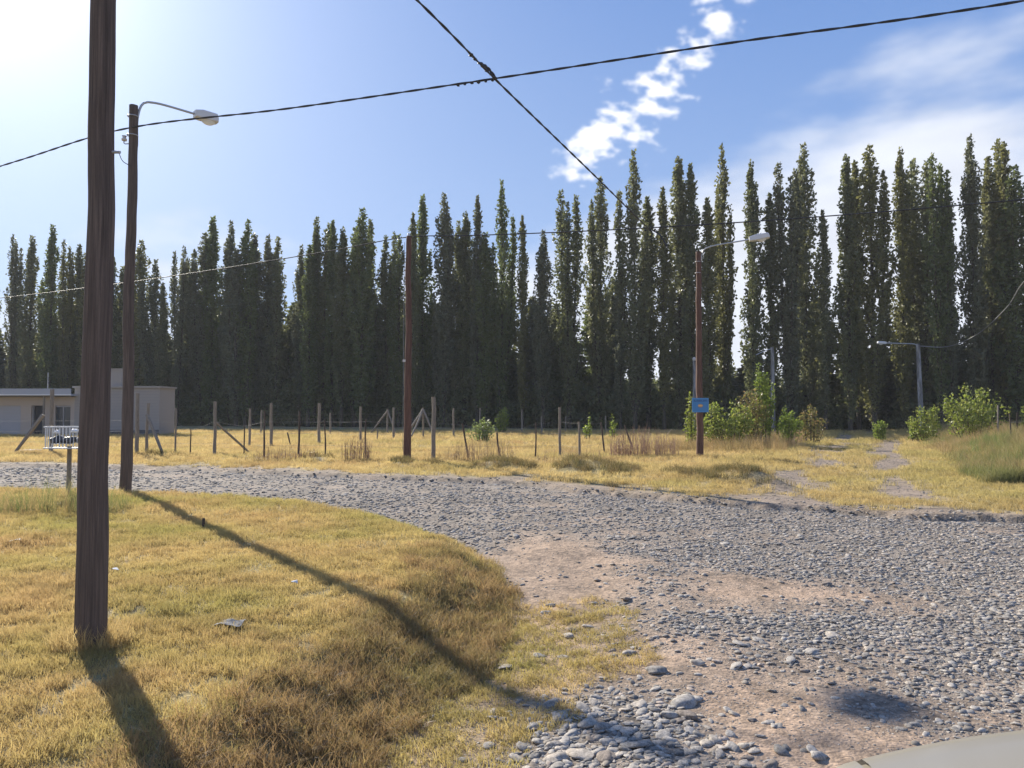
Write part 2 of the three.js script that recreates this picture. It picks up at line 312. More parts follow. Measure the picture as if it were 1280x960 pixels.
const KINDS = [
  poplar(11, 24, 1.6, 9600, [[0, 0, 1, 1]], 0.27),
  poplar(12, 24, 2.0, 11000, [[0, 0, 1, 1], [0.95, 0.3, 0.9, 0.65]], 0.27),
  poplar(13, 24, 1.75, 11000, [[-0.7, 0, 0.97, 0.8], [0.8, 0.2, 1, 0.8], [0.1, -0.8, 0.94, 0.6]], 0.27),
  poplar(14, 24, 1.65, 10200, [[0, 0, 1, 0.95], [1.35, 0.1, 0.86, 0.55], [-1.1, 0.3, 0.74, 0.5]], 0.27),
  poplar(15, 24, 1.25, 7400, [[0, 0, 1, 0.95]], 0.26, 0.05, 0.6),
  poplar(16, 20, 2.1, 4600, [[0, 0, 1, 1]], 0.44, 0.02), poplar(17, 20, 2.4, 5200, [[0, 0, 1, 1], [0.8, 0.4, 0.85, 0.6]], 0.44, 0.02),
];
const KLABEL = ['narrow poplar with a single pointed top', 'broad poplar with a lower second top', 'poplar with several blunt tops', 'poplar with lower side shoots beside its top', 'slim thin-leaved poplar'];
const PLACES = [[-46, 'behind the grey house'], [-36, 'past the grey house'], [-24, 'behind the braced fence posts'], [-14, 'behind the pale fence posts'], [-4, 'behind the brown utility pole'], [4, 'behind the leaning fence posts'], [13, 'behind the brown weeds'], [20, 'behind the blue sign'], [25, 'behind the green sapling'], [31, 'at the lane mouth'], [36, 'behind the concrete lamp post'], [99, 'behind the stick fence']];
const placeOf = x => PLACES.find(p => x < p[0])[1];
const FRONT = [[-73.7, 104, 26, 3], [-69.9, 102.4, 26.1, 1], [-66.5, 102.1, 25.1, 2], [-63.1, 100.3, 24.5, 0], [-59.6, 98.9, 25.6, 0], [-57.8, 99.2, 23.8, 2], [-57, 100.5, 23.6, 4], [-54.9, 99.4, 24.1, 0], [-52.8, 98.7, 22.7, 1], [-50.2, 96.2, 21, 4], [-49.4, 96.9, 19.9, 0], [-46.2, 95, 22.9, 1], [-43.8, 93.9, 20.3, 3], [-42.6, 93.3, 17.3, 4], [-40.5, 92.9, 21.7, 2], [-40.4, 95.1, 20.7, 0], [-37.8, 93.9, 23.6, 1], [-36.7, 93.5, 25.3, 0], [-34.2, 92.7, 24.8, 1], [-32.4, 90.2, 21.3, 2], [-31.3, 90.2, 24.3, 3], [-30.7, 91, 22.7, 0], [-29, 90.8, 22.6, 1], [-27.9, 90.8, 22.4, 3], [-24.8, 89.9, 21.2, 1], [-23, 86.7, 20.5, 4], [-22.7, 88.3, 22.9, 0], [-21.8, 88.2, 24.1, 2], [-20.5, 87.2, 23.4, 4], [-19, 85.6, 22.1, 0], [-17.7, 86.2, 22.4, 3], [-16.6, 84.5, 24.1, 1], [-16.2, 87.2, 23.4, 0], [-13.9, 86.3, 22, 2], [-12.5, 84.7, 21.2, 3], [-10.8, 83.3, 23.3, 4], [-10, 85.2, 25.6, 0], [-7.4, 83.1, 25.4, 1], [-5.9, 83.7, 22.5, 3], [-5.1, 83.4, 23.4, 0], [-3.7, 81.7, 24.7, 4], [-2.8, 81.1, 20.5, 0], [-1.1, 81.2, 26.3, 3], [1.1, 79.8, 22.1, 4], [3.2, 78.2, 20.2, 1], [5.8, 77.8, 24.3, 2], [9.1, 78.6, 25.8, 1], [10.6, 75.2, 15.7, 4], [12, 74.8, 27.3, 3], [13.6, 76.4, 23.1, 4], [14.8, 74.7, 23.6, 4], [16.5, 75.1, 26.6, 0], [17.5, 74.5, 25.8, 4], [18.9, 73.6, 22.2, 4], [20.9, 75.5, 28.1, 3], [22.6, 71.8, 25.2, 0], [24.4, 72, 22.2, 4], [25.7, 70.8, 24.8, 2], [27.6, 71.9, 26.9, 1], [28.6, 70.1, 20.1, 4], [30.7, 69.7, 25, 0], [32, 70.9, 24.9, 4], [32.5, 69, 25.8, 1], [35.3, 69, 25.4, 0], [37.4, 69.8, 25, 2], [37.2, 66.4, 24, 2], [37.9, 66.1, 20, 4], [39.9, 66.1, 25.6, 1], [42.3, 67.6, 23.8, 3], [42.9, 66.8, 25.7, 2], [43, 65.1, 22.6, 1], [44.7, 65, 24.3, 3], [45.9, 63.9, 23.2, 0], [48.5, 64.2, 23.7, 1]];
const tR = rng(31);
const protos = {};
function plantPoplar(kind, x, D, h, wide, label, group) {
  const K = KINDS[kind], mi = Math.floor(tR() * 5), key = kind + '/' + mi;
  let t;
  if (!protos[key]) { t = protos[key] = thing('poplar_tree', label, 'tree', group); part('trunk', K.trunk, bark, t); part('crown', K.crown, popGreen[mi], t); }
  else { t = protos[key].clone(); t.name = numbered('poplar_tree'); scene.add(t); tag(t, label, 'tree', group); }
  t.position.set(x, -0.03, -D); t.rotation.y = tR() * 6.283; t.scale.set(wide, h / K.H, wide);
}
const NEARKIND = 'tall poplars standing in the front row';
for (const [x, D, h, k] of FRONT) plantPoplar(k, x * 0.95, D * 0.95, 1.6 + (h - 1.6) * 0.95, (0.74 + 0.5 * tR()) * Math.sqrt(h / 24), (h > 25.2 ? 'very tall ' : h > 22.8 ? 'tall ' : h > 20 ? 'middling ' : 'short ') + 'front-row ' + KLABEL[k] + ' ' + placeOf(x * 0.95), NEARKIND);
for (let x = -82; x < 54; x += 2.1) { // the row behind
  const D = 77 - 0.33 * (x + 1.7) + 5 + (tR() - 0.5) * 3, open = smooth(6, 16, x);
  if (open > 0.5 && tR() < 0.4) continue;
  plantPoplar([5, 6][Math.floor(tR() * 2)], x + (tR() - 0.5), D, mix(10.5 + 7 * tR(), 7 + 6 * tR(), open), 0.95 + 0.3 * tR(), 'lower shaded poplar in the second row ' + placeOf(x), 'poplars of the second row');
}
// instanced foliage and grass
const dummy = new THREE.Object3D(), colr = new THREE.Color();
function scatter(name, geo, mat, list, label, category) { // list of [x,y,D, sx,sy,sz, turn, tilt, color]
  const m = new THREE.InstancedMesh(geo, mat, list.length); m.name = numbered(name); tag(m, label, category, null, 'stuff');
  list.forEach(([x, y, D, sx, sy, sz, turn, tilt, c], i) => { dummy.position.set(x, y, -D); dummy.rotation.set(tilt, turn, tilt * 0.7, 'YXZ'); dummy.scale.set(sx, sy, sz); dummy.updateMatrix(); m.setMatrixAt(i, dummy.matrix); m.setColorAt(i, colr.setRGB(...c)); });
  m.castShadow = m.receiveShadow = true; scene.add(m); return m;
}
{
  const r = rng(91), L = [];
  for (let i = 0; i < 46; i++) { const d = rv(r).normalize().multiplyScalar(0.75 * Math.cbrt(r())); const l = 0.2 + 0.16 * r(); L.push([d.x, d.y, d.z, l, l * 0.7, rv(r), rv(r)]); }
  const clump = leafMesh(L), list = [];
  for (let i = 0; i < 15000; i++) {
    const x = -95 + 155 * r(), back = Math.pow(r(), 1.2) * 20, D = 77 - 0.33 * (x + 1.7) + 0.3 + back;
    const gap = Math.abs(laneAt(x, D)[0]) < 2.4 && back < 9;
    const top = mix(8, 4.8, smooth(4, 14, x)) * (0.55 + 0.45 * smooth(0, 8, back)) * (1 + 0.6 * noise(x * 0.25, 4.4));
    if (gap) continue;
    const y = Math.pow(r(), 1.25) * top, s = 0.8 + 0.7 * r(), c = 0.85 + 0.3 * r();
    list.push([x, y, D, s, s, s, r() * 6.28, r() * 3, [c, c, c]]);
  }
  scatter('undergrowth', clump, popGreen[0], list, 'dark tangled undergrowth between the poplar trunks behind the field', 'undergrowth');
}

// ------------------------------------------------------------------ grass
function tuft(seed, n, spread, h, w, lean, bend = 0.5) {
  const r = rng(seed), P = [], N = [], I = [];
  for (let i = 0; i < n; i++) {
    const a = r() * 6.283, q = spread * Math.sqrt(r()), x = Math.cos(a) * q, z = Math.sin(a) * q, d = r() * 6.283, l = lean * (0.3 + r()), hh = h * (0.55 + 0.6 * r()), f = r() * 6.283;
    const dx = Math.cos(d) * l * hh, dz = Math.sin(d) * l * hh, sx = Math.cos(f) * w / 2, sz = Math.sin(f) * w / 2, o = P.length / 3;
    const mx = x + dx * (0.5 - 0.25 * bend), mz = z + dz * (0.5 - 0.25 * bend), my = hh * 0.58;
    P.push(x - sx, -0.012, z - sz, x + sx, -0.012, z + sz, mx + sx * 0.8, my, mz + sz * 0.8, mx - sx * 0.8, my, mz - sz * 0.8, x + dx, hh * (1 - 0.18 * bend * l), z + dz);
    const nx = -Math.sin(f), nz = Math.cos(f); for (let k = 0; k < 5; k++) N.push(nx, 0.15, nz);
    I.push(o, o + 1, o + 2, o, o + 2, o + 3, o + 3, o + 2, o + 4);
  }
  const g = new THREE.BufferGeometry(); g.setAttribute('position', new THREE.Float32BufferAttribute(P, 3)); g.setAttribute('normal', new THREE.Float32BufferAttribute(N, 3)); g.setIndex(I); g.normalizeNormals(); return g;
}
const grassMat = leafy([1, 1, 1], 0.5, { specularIntensity: 0.5, clearcoat: 0.25, clearcoatRoughness: 0.5 });
const vary = (c, r, a = 0.3) => { const k = 1 + (r() - 0.5) * a; return [c[0] * k, c[1] * k, c[2] * k]; };
// points thrown over the ground, thinner with distance: bands of [from, to, per square metre, scale]
function thrown(seed, bands, x0, x1, accept) {
  const r = rng(seed), out = [];
  for (const [d0, d1, per, s] of bands) {
    const n = Math.round((d1 - d0) * (x1(d1) - x0(d1)) * per);
    for (let i = 0; i < n; i++) { const D = mix(d0, d1, r()), x = mix(x0(d1), x1(d1), r()); const c = accept(x, D, r); if (c) out.push([x, D, s, c, r]); }
  }
  return out;
}
const fan = k => [D => -(0.86 * D + 1.2) * k, D => (0.86 * D + 1.2) * k];
{
  const list = [], bankList = [];
  const pts = thrown(301, [[1.6, 4, 560, 1], [4, 6, 560, 1], [6, 9, 380, 1.12], [9, 12, 230, 1.25], [12, 17, 130, 1.5], [17, 24, 60, 1.8]], fan(1)[0], D => Math.min(2.2, 0.86 * D), (x, D, r) => {
    const sl = sdLawn(x, D);
    if (sl < 0.06) return 1;
    const c = creeping(x, D); return c > 0.25 && r() < c * 0.75 ? 2 : 0;
  });
  for (const [x, D, s, kind, r] of pts) {
    const sl = sdLawn(x, D), y = terrain(x, D);
    const patch = fbm(x * 0.7, D * 0.7, 61, 4), gr = clamp(0.3 + 1.7 * fbm(x * 0.45, D * 0.55, 40, 3) + 0.3 * (r() - 0.5) + (kind === 2 ? 0.15 : 0) + 0.35 * Math.exp(-Math.pow((x + 6.2) / 3, 2) - Math.pow((D - 13.4) / 0.9, 2)));
    let c = mix3(mix3(STRAW, TAN, clamp(0.38 + 1.5 * patch + 0.4 * (r() - 0.5))), GREENISH, gr * 0.75);
    const bank = kind === 1 ? smooth(-1.35, -0.5, sl) * smooth(9.6, 8, D) : 0;
    const clump = noise(x * 3.1, D * 3.1, 66), thin = noise(x * 1.9, D * 1.9, 68);
    if (thin < -0.4 && r() < 0.6) continue;
    const h = (kind === 2 ? 0.55 : 0.85 + 0.5 * patch) * s * (0.65 + 0.6 * r()) * (1 + 0.75 * clump);
    if (bank > 0.2 && r() < bank * 0.55) {
      c = mix3(mix3(TAN, [0.3, 0.21, 0.1], r()), [0.17, 0.18, 0.06], clamp(r() * 0.7 - 0.2 + patch));
      bankList.push([x, y, D, s * 1.0, s * (0.5 + 0.55 * r()), s, r() * 6.28, (r() - 0.5) * 0.6, vary(c, r)]);
      continue;
    }
    list.push([x, y, D, s, h, s, r() * 6.28, (r() - 0.5) * 0.3, vary(c, r, 0.4)]);
  }
  scatter('lawn_grass', tuft(1, 20, 0.05, 0.066, 0.0042, 0.75), grassMat, list, 'short dry yellow and green grass covering the raised lawn', 'grass');
  const r = rng(303);
  for (const [px, pD, pr, n] of [[-2.87, 5.3, 0.12, 45], [-7.84, 15.67, 0.25, 40], [-8.45, 14.6, 0.5, 60]]) for (let i = 0; i < n; i++) { const a = r() * 6.283, q = 0.09 + pr * Math.sqrt(r()), x = px + Math.cos(a) * q, D = pD + Math.sin(a) * q; bankList.push([x, terrain(x, D), D, 1, 0.7 + 0.9 * r(), 1, r() * 6.28, (r() - 0.5) * 0.3, vary(mix3(STRAW, TAN, r() * 0.5), r)]); }
  scatter('bank_grass', tuft(2, 26, 0.06, 0.125, 0.0042, 0.95), grassMat, bankList, 'long brown tangled grass on the slope at the edge of the lawn', 'grass');
}
{
  const list = [], dark = [];
  const pts = thrown(311, [[10.5, 16, 75, 1.4], [16, 24, 46, 1.8], [24, 34, 22, 2.4], [34, 48, 9, 3.2], [48, 64, 4, 4]], fan(0.95)[0], fan(0.95)[1], (x, D, r) => {
    if (sdLawn(x, D) < 0.3) return 0;
    const sr = sdRoad(x, D); if (sr < 0.15) return 0;
    const w = wheelTrack(x, D) + smooth(1.6, 0.1, sr + 1.2 * noise(x * 0.9, D * 0.9, 12)) * 0.9;
    return r() < w * 1.1 ? 0 : 1;
  });
  for (const [x, D, s, k, r] of pts) {
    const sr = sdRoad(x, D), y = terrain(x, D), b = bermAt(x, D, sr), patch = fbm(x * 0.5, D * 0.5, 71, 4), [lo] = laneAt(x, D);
    const green = clamp(0.08 + 0.9 * fbm(x * 0.22, D * 0.22, 44, 3)) + (Math.abs(lo) < 4 ? 0.18 : 0);
    let c = mix3(mix3([0.62, 0.475, 0.21], TAN, clamp(0.22 + 1.5 * patch)), GREENISH, clamp(green));
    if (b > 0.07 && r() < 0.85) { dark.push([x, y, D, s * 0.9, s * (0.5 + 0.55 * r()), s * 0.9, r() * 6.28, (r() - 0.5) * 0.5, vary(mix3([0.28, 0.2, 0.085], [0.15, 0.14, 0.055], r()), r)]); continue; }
    list.push([x, y, D, s, s * (0.55 + 0.5 * r() + 0.4 * Math.max(0, patch)), s, r() * 6.28, (r() - 0.5) * 0.3, vary(c, r, 0.35)]);
  }
  scatter('field_grass', tuft(3, 20, 0.06, 0.07, 0.005, 0.8), grassMat, list, 'dry yellow grass of the open field beyond the road', 'grass');
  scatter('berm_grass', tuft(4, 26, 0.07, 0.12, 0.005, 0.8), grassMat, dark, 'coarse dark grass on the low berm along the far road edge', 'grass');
}
{ // tall grass right of the lane and round the shrubs
  const list = [], r = rng(321), g = tuft(5, 18, 0.12, 0.62, 0.007, 0.5);
  for (let i = 0; i < 10000; i++) {
    const D = 17 + 44 * Math.pow(r(), 1.25), lo = 2.7 + 8 * Math.pow(r(), 0.8) * smooth(15, 22, D);
    let bx = 0, best = 1e9; for (let k = 0; k + 1 < LANE.length; k++) if (D >= LANE[k][1] && D <= LANE[k + 1][1]) { const t = (D - LANE[k][1]) / (LANE[k + 1][1] - LANE[k][1]); bx = mix(LANE[k][0], LANE[k + 1][0], t); }
    const x = bx + lo * 1.12 + 0.5 * noise(D * 0.6, 2.2); 
    const p = noise(x * 0.5, D * 0.35, 81), c = mix3(mix3([0.42, 0.29, 0.13], [0.34, 0.24, 0.12], r()), [0.17, 0.22, 0.06], clamp(0.32 + 1.4 * p + smooth(34, 20, D) * 0.4));
    const hs = (0.35 + 0.75 * r()) * mix(0.75, 1.3, smooth(3, 6, lo));
    list.push([x, terrain(x, D), D, 1.2, hs, 1.2, r() * 6.28, (r() - 0.5) * 0.25, vary(c, r)]);
  }
  for (let i = 0; i < 1500; i++) { // dry skirts left of the lane under the shrubs
    const D = 30 + 17 * r(), x = 8.4 + (D - 30) * 0.52 + (r() - 0.5) * 7, [lo] = laneAt(x, D); if (lo > -2.6) continue;
    list.push([x, terrain(x, D), D, 1.2, 0.4 + 0.7 * r(), 1.2, r() * 6.28, (r() - 0.5) * 0.25, vary(mix3([0.42, 0.28, 0.13], [0.2, 0.22, 0.07], r() * 0.5), r)]);
  }
  scatter('verge_grass', g, grassMat, list, 'tall brown and green grass along both sides of the lane', 'grass');
  const l2 = []; // tall thin green tuft behind the near pole
  for (let i = 0; i < 130; i++) { const x = -7.3 + (r() - 0.5) * 2.3, D = 12.4 + (r() - 0.5) * 1.0, e = 1 - Math.abs(x + 7.3) / 1.5; l2.push([x, terrain(x, D), D, 0.8, (0.25 + 0.9 * r() * e), 0.8, r() * 6.28, (r() - 0.5) * 0.25, vary(mix3([0.4, 0.3, 0.13], [0.14, 0.2, 0.06], clamp(r() * 1.4 - 0.2)), r)]); }
  scatter('tall_lawn_grass', tuft(6, 12, 0.1, 0.7, 0.006, 0.4), grassMat, l2, 'tall thin green grass standing on the lawn by the rubbish basket', 'grass');
}

// ------------------------------------------------------------------ stones
function pebble(seed, detail = 1) {
  const r = rng(seed), g0 = new THREE.IcosahedronGeometry(0.5, detail); g0.deleteAttribute('uv'); g0.deleteAttribute('normal');
  const g = mergeVertices(g0, 1e-4), p = g.attributes.position, s = seed * 3.1;
  for (let i = 0; i < p.count; i++) { let x = p.getX(i), y = p.getY(i), z = p.getZ(i); const k = 1 + 0.5 * perlin.noise(x * 2.2 + s, y * 2.2, z * 2.2) + 0.22 * perlin.noise(x * 5 + s, y * 5 + s, z * 5); p.setXYZ(i, x * k, y * k * (0.32 + 0.07 * Math.sin(seed)), z * k * (0.68 + 0.1 * Math.cos(seed * 2))); }
  g.computeVertexNormals();
  const u = new Float32Array(p.count * 2); for (let i = 0; i < p.count; i++) { u[i * 2] = p.getX(i) + p.getY(i) * 0.6; u[i * 2 + 1] = p.getZ(i) + p.getY(i) * 0.6; } g.setAttribute('uv', new THREE.BufferAttribute(u, 2));
  return g;
}
const pebbles = [1, 2, 3, 4, 5, 6].map(s => pebble(s)), bigs = [7, 8, 9, 10, 11].map(s => pebble(s, 2));
const stoneTone = r => { const k = 0.27 + 0.33 * Math.pow(r(), 1.2), t = r(); return t < 0.55 ? [k * 1.05, k * 0.945, k * 0.82] : t < 0.8 ? [k * 1.1, k * 0.95, k * 0.78] : t < 0.9 ? [k * 1.15, k * 0.93, k * 0.75] : [k * 0.7, k * 0.67, k * 0.63]; };
{
  const stoneMat = std([1, 1, 1], { map: soilMap, roughness: 0.9 });
  const lists = [[], [], [], []];
  const pts = thrown(401, [[2.0, 4.2, 1300, 0.88], [4.2, 6.5, 1300, 0.88], [6.5, 9, 800, 0.95], [9, 12, 420, 1.05], [12, 16, 240, 1.2], [16, 24, 80, 1.5], [24, 30, 30, 1.8]], fan(0.95)[0], fan(0.95)[1], (x, D, r) => {
    if (sdLawn(x, D) < 0.02) return 0; const sr = sdRoad(x, D); if (sr > 1.4) return 0;
    let s = stony(x, D) * 0.85 + 0.16; s *= 1 - 0.85 * creeping(x, D); if (sr > 0) s *= smooth(1.4, 0, sr + noise(x, D, 5)) * 0.6;
    return r() < s * s * 1.05 ? 1 : 0;
  });
  for (const [x, D, s, k, r] of pts) { const q = s * (0.016 + 0.052 * Math.pow(r(), 2.4)), i = Math.floor(r() * 4); lists[i].push([x, terrain(x, D) + q * 0.06, D, q * (0.9 + 0.3 * r()), q * (0.75 + 0.5 * r()), q * (0.9 + 0.4 * r()), r() * 6.28, (r() - 0.5) * 0.7, stoneTone(r)]); }
  const g = new THREE.Group(); g.name = 'gravel'; tag(g, 'loose grey pebbles and grit spread over the road', 'gravel', null, 'stuff'); scene.add(g);
  { // grit: fingernail-sized stones pressed into the earth near by
    const gp = thrown(403, [[2.2, 4.5, 2600, 1], [4.5, 7, 1700, 1.15], [7, 10.5, 700, 1.4]], D => -1.2, D => 0.75 * D + 0.6, (x, D, r) => sdLawn(x, D) < 0.03 ? 0 : r() < 0.25 + 0.55 * stony(x, D) + 0.5 * noise(x * 2.3, D * 2.3, 90) - 0.5 * creeping(x, D) ? 1 : 0);
    for (const [x, D, s, k, r] of gp) { const q = s * (0.006 + 0.011 * r() * r()); lists[Math.floor(r() * 4)].push([x, terrain(x, D) + q * 0.05, D, q * (1 + 0.4 * r()), q * (0.8 + 0.5 * r()), q * (0.9 + 0.4 * r()), r() * 6.28, (r() - 0.5) * 0.6, stoneTone(r)]); }
  }
  lists.forEach((l, i) => { const m = scatter('pebble_layer', pebbles[i], stoneMat, l, '', ''); m.userData = { kind: 'stuff' }; g.add(m); });
  // small stones in the lane's wheel tracks
  const lr = rng(409), ll = [];
  for (let i = 0; i < 9000; i++) { const D = 13 + 30 * lr(), k = LANE.findIndex((p, j) => j + 1 < LANE.length && D < LANE[j + 1][1]), t = (D - LANE[k][1]) / (LANE[k + 1][1] - LANE[k][1]), x = mix(LANE[k][0], LANE[k + 1][0], t) + (lr() - 0.5) * 5; if (lr() > wheelTrack(x, D) * 0.55) continue; const q = 0.022 + 0.035 * lr(); ll.push([x, terrain(x, D) + 0.005, D, q, q, q, lr() * 6.28, 0, stoneTone(lr)]); }
  const lm = scatter('pebble_layer', pebbles[4], stoneMat, ll, '', ''); lm.userData = { kind: 'stuff' }; g.add(lm);

  // the larger stones one can pick out, each on its own
  const tones = [], tr = rng(417); for (let i = 0; i < 10; i++) { const c = stoneTone(tr); tones.push(std(c, { map: soilMap, roughness: 0.88 })); }
  const r = rng(421), placed = [];
  const put = (x, D, q, flat = 1) => {
    for (const [px, pD, pq] of placed) if (Math.hypot(px - x, pD - D) < (pq + q) * 0.34) return false;
    placed.push([x, D, q]);
    const m = part(numbered('stone'), bigs[Math.floor(r() * bigs.length)], tones[Math.floor(r() * tones.length)], road);
    m.position.set(x, terrain(x, D) + q * 0.07 * flat, -D); m.rotation.set((r() - 0.5) * 0.5, r() * 6.28, (r() - 0.5) * 0.5, 'YXZ'); m.scale.set(q * (1 + 0.25 * r()), q * flat * (0.85 + 0.4 * r()), q * (0.9 + 0.3 * r())); return true;
  };
  for (const [x, D, q] of [[0.34, 3.93, 0.165], [0.47, 3.86, 0.13], [0.62, 3.98, 0.14], [0.22, 3.9, 0.14], [0.27, 4.45, 0.13], [0.42, 4.32, 0.14], [0.12, 4.36, 0.12], [0.5, 4.25, 0.13], [0.62, 4.17, 0.12], [0.8, 4.1, 0.11], [0.45, 6.1, 0.13], [0.62, 6.35, 0.11], [-0.05, 5.5, 0.14], [0.2, 5.7, 0.12], [0.38, 5.6, 0.1], [0.3, 6.9, 0.12], [0.36, 7.15, 0.1], [0.88, 8.0, 0.12], [2.75, 3.5, 0.13], [2.55, 3.3, 0.11], [1.9, 5.3, 0.12], [1.5, 5.2, 0.13], [2.1, 5.45, 0.13], [1.05, 7.1, 0.15], [1.25, 5.25, 0.12], [2.0, 13.3, 0.2], [-0.9, 3.55, 0.12], [-0.72, 4.9, 0.12], [-0.45, 3.62, 0.12], [0.95, 5.1, 0.16], [1.0, 4.55, 0.18], [0.98, 4.36, 0.15]]) put(x, D, q * 0.82);
  let guard = 0;
  while (placed.length < 170 && guard++ < 9000) { const x = 0.55 + (r() + r() - 1) * 1.05, D = 3.95 + (r() + r() - 1) * 0.85; if (sdLawn(x, D) < 0.1 || creeping(x, D) > 0.6) continue; put(x, D, 0.042 + 0.055 * Math.pow(r(), 1.5)); }
  while (placed.length < 298 && guard++ < 40000) { const D = 3.2 + 7.5 * r(), x = -0.3 + (0.7 * D + 0.5) * r(); if (sdLawn(x, D) < 0.15 || r() > stony(x, D) + 0.12) continue; put(x, D, (0.06 + 0.05 * Math.pow(r(), 2)) * (0.8 + D * 0.035)); }
}

// ------------------------------------------------------------------ wooden poles, lamps and cables
function poleGeo(h, r0, r1, seed, wob = 0.02, bow = 0.03) {
  const S = 20, R = Math.round(h * 9), P = [], U = [], I = [];
  for (let j = 0; j <= R; j++) { const t = j / R, y = -0.12 + t * (h + 0.12), r = mix(r0, r1, t), cx = bow * noise(y * 0.45, seed) + 0.3 * bow * noise(y * 1.7, seed + 5), cz = bow * noise(y * 0.45, seed + 9);
    for (let i = 0; i <= S; i++) { const a = (i % S) / S * 6.2832, k = r * (1 + wob * 3 * noise(Math.cos(a) * 1.3 + seed, y * 0.8, Math.sin(a) * 1.3) + wob * 1.5 * noise(Math.cos(a) * 4 + seed, y * 2.6, Math.sin(a) * 4)); P.push(cx + Math.cos(a) * k, y, cz + Math.sin(a) * k); U.push(i / S, y / (h + 0.5) + 0.05); } }
  for (let j = 0; j < R; j++) for (let i = 0; i < S; i++) { const a = j * (S + 1) + i; I.push(a, a + S + 1, a + 1, a + 1, a + S + 1, a + S + 2); }
  const top = P.length / 3; P.push(bow * noise(h * 0.45, seed) + 0.3 * bow * noise(h * 1.7, seed + 5), h + r1 * 0.12, bow * noise(h * 0.45, seed + 9)); U.push(0.5, 0); for (let i = 0; i < S; i++) I.push(R * (S + 1) + i, top, R * (S + 1) + i + 1);
  const g = new THREE.BufferGeometry(); g.setAttribute('position', new THREE.Float32BufferAttribute(P, 3)); g.setAttribute('uv', new THREE.Float32BufferAttribute(U, 2)); g.setIndex(I); g.computeVertexNormals(); return g;
}
function lampArm(parent, y0, end, rise, headTurn, headLen = 0.5, thick = 0.024) { // end = [dx, dz] in metres
  const [dx, dz] = end, L = Math.hypot(dx, dz), ux = dx / L, uz = dz / L;
  const arm = part('lamp_arm', tube([[ux * 0.09, y0 - 0.75, uz * 0.09], [ux * 0.1, y0 - 0.1, uz * 0.1], [ux * 0.2, y0 + rise * 0.75, uz * 0.2], [ux * 0.38, y0 + rise, uz * 0.38], [dx, y0 + rise * headTurn, dz]], thick, 8, 24), M.galvanised, parent);
  for (const k of [0.15, 0.55]) part('clamp', new THREE.TorusGeometry(0.1, 0.012, 5, 20).rotateX(Math.PI / 2).translate(0, y0 - k, 0), M.galvanised, parent);
  const sh = new THREE.Shape(); sh.moveTo(0, -0.05); sh.lineTo(0, 0.05); sh.lineTo(headLen * 0.3, 0.085); sh.lineTo(headLen * 0.95, 0.075); sh.quadraticCurveTo(headLen * 1.02, 0.02, headLen, -0.05); sh.lineTo(headLen * 0.25, -0.06); sh.closePath();
  const hg = new THREE.ExtrudeGeometry(sh, { depth: 0.16, bevelEnabled: true, bevelSize: 0.03, bevelThickness: 0.04, bevelSegments: 3 }).translate(0, 0, -0.08);
  const head = new THREE.Group(); head.name = 'lamp_head'; head.position.set(dx - ux * 0.06, y0 + rise * headTurn, dz - uz * 0.06); head.rotation.y = Math.atan2(-uz, ux); head.rotation.z = Math.atan2((headTurn - 1) * rise, L - 0.38); head.rotation.order = 'YXZ'; parent.add(head);
  part('housing', hg, M.lampBody, head);
  part('bowl', new THREE.SphereGeometry(0.14, 18, 9, 0, Math.PI * 2, Math.PI / 2, Math.PI / 2).scale(1.15, 0.8, 0.72).translate(headLen * 0.62, -0.055, 0), M.lampBowl, head);
  return arm;
}
